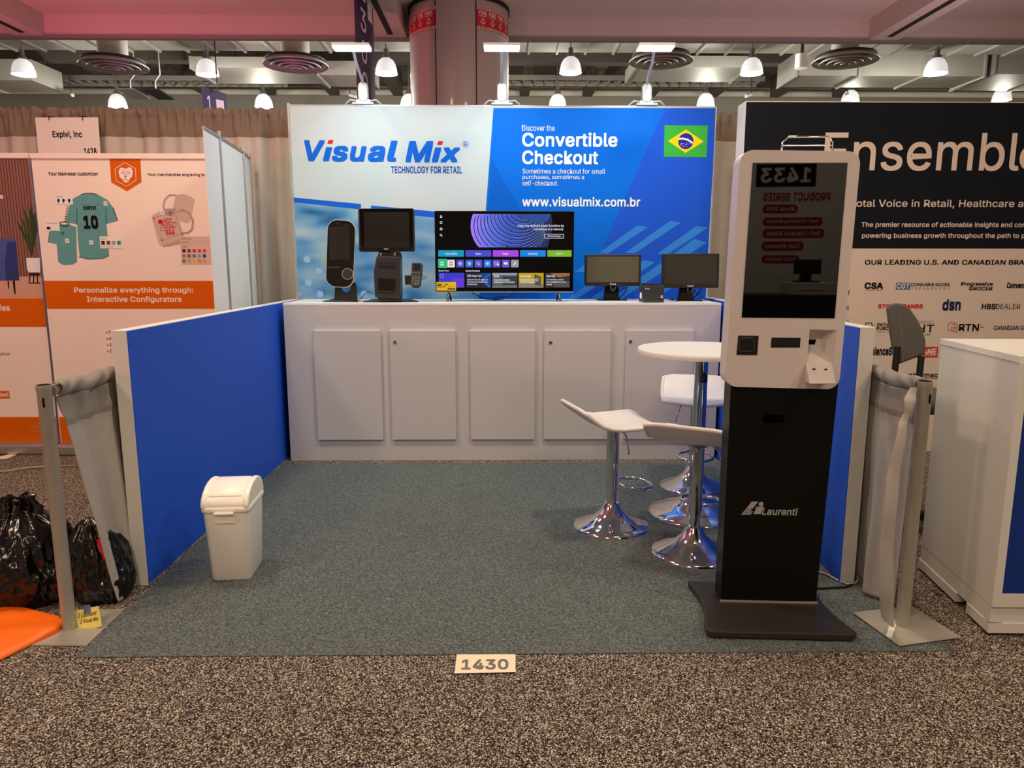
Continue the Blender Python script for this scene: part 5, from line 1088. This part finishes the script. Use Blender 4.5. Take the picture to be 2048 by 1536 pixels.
et('PATH TO', 489, 708, 640, 738, bold=.03); et('PURCHASE', 484, 740, 680, 768, bold=.03); et('INSTITUTE', 484, 776, 690, 792, P_lite, 0, space=1.3)
g.line(EF, [EX(390, 745), EX(390, 708), EX(440, 708), EX(446, 735)], .006, .0014, P_choc); g.line(EF, [EX(462, 708), EX(462, 740)], .004, .0014, mat('olive_print', (190, 180, 80), .6, spec=.12))
et('HT', 830, 722, 970, 788, bold=.01); et('HOSPITALITY', 820, 691, 972, 698, P_choc, .005, space=1.2); et('TECHNOLOGY', 820, 706, 972, 713, P_choc, .005, space=1.2); et('NEWS', 895, 800, 940, 813, P_lite)
et('RTN', 1187, 716, 1352, 776, bold=.025); et('RESTAURANT TECHNOLOGY NETWORK', 1187, 783, 1350, 788, P_red, 0); et('JOIN', 1366, 718, 1385, 724, P_choc); et('THE NEW', 1366, 741, 1397, 748, P_choc)
g.line(EF, [EX(1096, 712), EX(1090, 760), EX(1100, 775), EX(1122, 768)], .004, .0014, mat('orange_line_print', (196, 100, 50), .6, spec=.12)); g.line(EF, [EX(1096, 712), EX(1110, 704), EX(1150, 706), EX(1152, 716)], .004, .0014, P_red); g.line(EF, [EX(1122, 720), EX(1168, 716), EX(1172, 775), EX(1162, 792), EX(1150, 778), EX(1122, 778), EX(1118, 740)], .004, .0014, P_red); g.disc(EF, *EX(1146, 752), 3.4, .0014, P_black, 20, r0=2.6, a0=120, a1=420); g.line(EF, [EX(1146, 734), EX(1146, 752)], .003, .0014, P_black)
et('CANADIAN GR', 1484, 730, 1760, 768, bold=.015, sh=.05); et('ConvenienceStore', 300, 912, 700, 985, bold=.035, sh=.04)
g.rect(EF, *EX(800, 912), *EX(1000, 1002), .0012, P_red); g.text(EF, 'LANE', *EX(840, 925), *EX(992, 978), .0016, EW, .05); g.line(EF, [EX(870, 988), EX(990, 986)], .003, .0016, EW)
et('pharmacy', 758, 1132, 1040, 1180, bold=.02); et('PRACTICE + BUSINESS', 866, 1176, 1000, 1184, P_choc); et('Busi', 480, 1140, 600, 1166, P_choc, -.002, .2); et('n', 226, 565, 242, 600, P_choc, .01); et('y', 238, 425, 252, 470, P_choc, .01); et('CJ', 222, 680, 246, 694, P_choc, .0, .1)
g.build('brand_lettering', ew)
# right counter
rcn = thing('white_counter', 'white counter with inset blue front at the right edge', 'counter', (1.76, 2.41, 0))
cA = (1.755, 2.407); cB = (1.832, 2.985); cC = (2.75, 2.95); cD = (2.75, 2.37)
def ins(pts, e):
    cx_ = sum(p[0] for p in pts)/4; cy_ = sum(p[1] for p in pts)/4; return [(x+(e if x < cx_ else -e), y+(e if y < cy_ else -e)) for x, y in pts]
quad = [cA, cD, cC, cB]
MB().prism(ins(quad, .003), XY, .115, .995, M_white).build('counter_body', rcn)
MB().prism(quad, XY, .995, 1.018, M_whitep).build('counter_top', rcn, bevel=.001)
dA = Vector((cB[0]-cA[0], cB[1]-cA[1])); 
k = MB(); k.prism(ins(quad, .004), XY, .05, .114, M_white); n0 = Vector(cA)
for t0_, t1_ in ((0, .28), (.42, 1)):
    p0_, p1_ = Vector(cA)+dA*t0_, Vector(cA)+dA*t1_; k.prism([tuple(p0_), (p0_.x+.05, p0_.y), (p1_.x+.05, p1_.y), tuple(p1_)], XY, .012, .05, M_white)
k.prism([cA, cD, (cD[0], cD[1]+.05), (cA[0]+.01, cA[1]+.05)], XY, .012, .05, M_white); k.build('plinth', rcn)
k = MB(); 
for x, y in ((1.80, 2.45), (2.70, 2.42), (1.86, 2.93), (2.70, 2.90)): k.lathe([(.02, 0), (.02, .03)], (x, y, 0), M_black, 14)
k.build('glide_feet', rcn)
fd = Vector((cD[0]-cA[0], cD[1]-cA[1], 0)).normalized(); FF = Fr((cA[0], cA[1], 0), fd); k = MB()
k.abrect(FF, .032, .165, .95, .99, .0012, mat('navy_panel', (24, 56, 140), .5, spec=.2)); k.build('blue_inset', rcn)
k = MB(); k.prism([(.0, .115), (.99, .115), (.99, .165), (.0, .165)], lambda a, b_, t: FF.P(a, b_, t), 0, .006, M_white); k.build('front_rail', rcn)
k = MB(); k.prism([(.0, .165), (.03, .165), (.03, .995), (.0, .995)], lambda a, b_, t: FF.P(a, b_, t), 0, .006, M_white); k.build('corner_stile', rcn)
# drafting chair behind it
ch = thing('drafting_chair', 'tall chair with grey padded back and black frame behind the right counter', 'chair', (2.02, 3.55, 0))
M_up = mat('grey_upholstery', (82, 79, 74), .8, var=.12, scale=25, bump=.1, bscale=140)
CHF = Fr((1.98, 3.60, 0), (.83, -.30, 0), (0, .12, .99)); CX = lambda x, y: (1640+x/4.267, 480+y/4.267)
oc_ = [(574, 590), (590, 555), (640, 538), (700, 542), (770, 585), (830, 670), (880, 770), (903, 860), (905, 950), (890, 978), (830, 1000), (740, 1035), (670, 1062), (640, 1010), (618, 900), (600, 780), (585, 680)]
k = MB(); k.prism([CHF.ab(*CX(*q)) for q in oc_[::-1]], lambda a, b_, t: CHF.P(a, b_, t), 0, -.05, M_up, True); k.build('backrest', ch, bevel=.012, seg=3)
k = MB(); k.line(CHF, [CX(675, 640), CX(700, 800), CX(712, 1040)], .003, .0012, mat('seam_grey', (110, 106, 98), .8)); k.build('back_seam', ch)
for tp, bt in (((655, 910), (628, 1180)), ((860, 990), (835, 1230))):
    a = CHF.P(*CHF.ab(*CX(*tp)), .014); b_ = CHF.P(*CHF.ab(*CX(*bt)), .014); d = (b_-a); k = MB(); k.tube([a, b_, a+d*1.45], .016, M_black, 10); k.build('back_bar', ch)
k = MB(); sc = Vector((2.06, 3.50, .62)); k.lathe([(.001, 0), (.17, .0), (.19, .02), (.19, .06), (.17, .085), (.001, .09)], sc, M_up, 28); k.build('seat', ch)
MB().lathe([(.028, .06), (.028, .62)], (sc.x, sc.y, 0), M_black, 14).build('gas_column', ch)
for i in range(5):
    a = math.radians(72*i+20); MB().tube([(sc.x, sc.y, .1), (sc.x+.2*math.cos(a), sc.y+.2*math.sin(a), .03)], .016, M_black, 8).build('leg', ch)
# seat end seen beside the post
# ================================================================== opposite booth across the aisle (seen only as reflection)
def mirror(px, py, yy):
    r = ray(px, py); h = CAM+r*((KF.o-CAM).dot(KF.n)/r.dot(KF.n)); r2 = r-KF.n*(2*r.dot(KF.n)); return h+r2*((yy-h.y)/r2.y)
OY = -2.5; OF = Fr((0, OY, 0), (-1, 0, 0)); ow = thing('opposite_wall', 'white display wall with sign 1433 in the booth across the aisle', 'display', (2.5, OY, 0))
KX = lambda x, y: (1380+x/3.072, 280+y/3.072)
def mab(x, y): v = mirror(*KX(x, y), OY); return -v.x, v.z
wl = mab(925, 170); wr_ = mab(395, 170)
MB().box((min(-wl[0], -wr_[0])-.05, OY-.06, 0), (max(-wl[0], -wr_[0])+.35, OY, 2.75), M_white).build('panel', ow)
g = MB()
def mrect(x0, y0, x1, y1, m, off=.002, r=0): p_, q_ = mab(x0, y0), mab(x1, y1); g.abrect(OF, p_[0], p_[1], q_[0], q_[1], off, m, r)
def mtext(s_, x0, y0, x1, y1, m, bold, off=.004):
    p_, q_ = mab(x0, y0), mab(x1, y1); g.abtext(OF, s_, min(p_[0], q_[0]), min(p_[1], q_[1]), max(p_[0], q_[0]), max(p_[1], q_[1]), off, m, bold)
mrect(410, 150, 770, 285, P_black); mtext('1433', 437, 172, 738, 260, P_white, .024)
P_crim = mat('crimson_print', (180, 20, 50), .6, spec=.12); mtext('PRODUCT SERIES', 450, 325, 858, 372, P_crim, .022)
for x0, y0, x1, y1, tx_ in ((447, 398, 660, 450, 'Kiosk POS'), (447, 476, 812, 528, 'Self-Ordering Kiosks'), (447, 546, 822, 602, 'Self-Checkout Kiosks'), (440, 624, 695, 680, 'Cash Drawers'), (438, 708, 670, 758, 'POS Stands')):
    mrect(x0, y0, x1, y1, P_crim, .002, .04); mtext(tx_, x0+22, y0+14, x1-24, y1-16, P_white, .01)
g.build('wall_print', ow)
c0 = mab(930, 920); c1 = mab(350, 920); ocn = thing('opposite_counter', 'dark counter in the booth across the aisle', 'counter', (2.4, -1.7, 0))
MB().box((-c0[0]*.6-1.0, -2.0, 0), (-c0[0]*.6+2.4, -1.5, 1.05), M_dark).build('counter_body', ocn)
cdx = mirror(*KX(720, 935), -1.75); t = thing('cash_drawer', 'white cash drawer on the counter across the aisle', 'drawer', (cdx.x, -1.75, 1.05))
MB().box((cdx.x-.2, -1.95, 1.05), (cdx.x+.2, -1.55, 1.16), M_white).build('drawer_case', t, bevel=.005); MB().box((cdx.x-.14, -1.551, 1.09), (cdx.x+.1, -1.546, 1.096), P_red).build('slot_line', t)
psx = mirror(*KX(710, 830), -1.75); t = thing('pos_stand', 'black point of sale stand on the cash drawer across the aisle', 'terminal', (psx.x, -1.75, 1.16))
MB().box((psx.x-.1, -1.85, 1.16), (psx.x+.1, -1.65, 1.175), M_black).build('base_plate', t)
k = MB(); k.add([(psx.x-.05, -1.8, 1.175), (psx.x+.05, -1.8, 1.175), (psx.x+.05, -1.74, 1.175), (psx.x-.05, -1.74, 1.175), (psx.x-.04, -1.75, 1.33), (psx.x+.04, -1.75, 1.33), (psx.x+.04, -1.7, 1.33), (psx.x-.04, -1.7, 1.33)], [(0, 3, 2, 1), (4, 5, 6, 7), (0, 1, 5, 4), (1, 2, 6, 5), (2, 3, 7, 6), (3, 0, 4, 7)], M_black); k.build('neck', t)
MB().box((psx.x-.12, -1.73, 1.235), (psx.x+.12, -1.70, 1.37), M_black).build('monitor', t, bevel=.005)
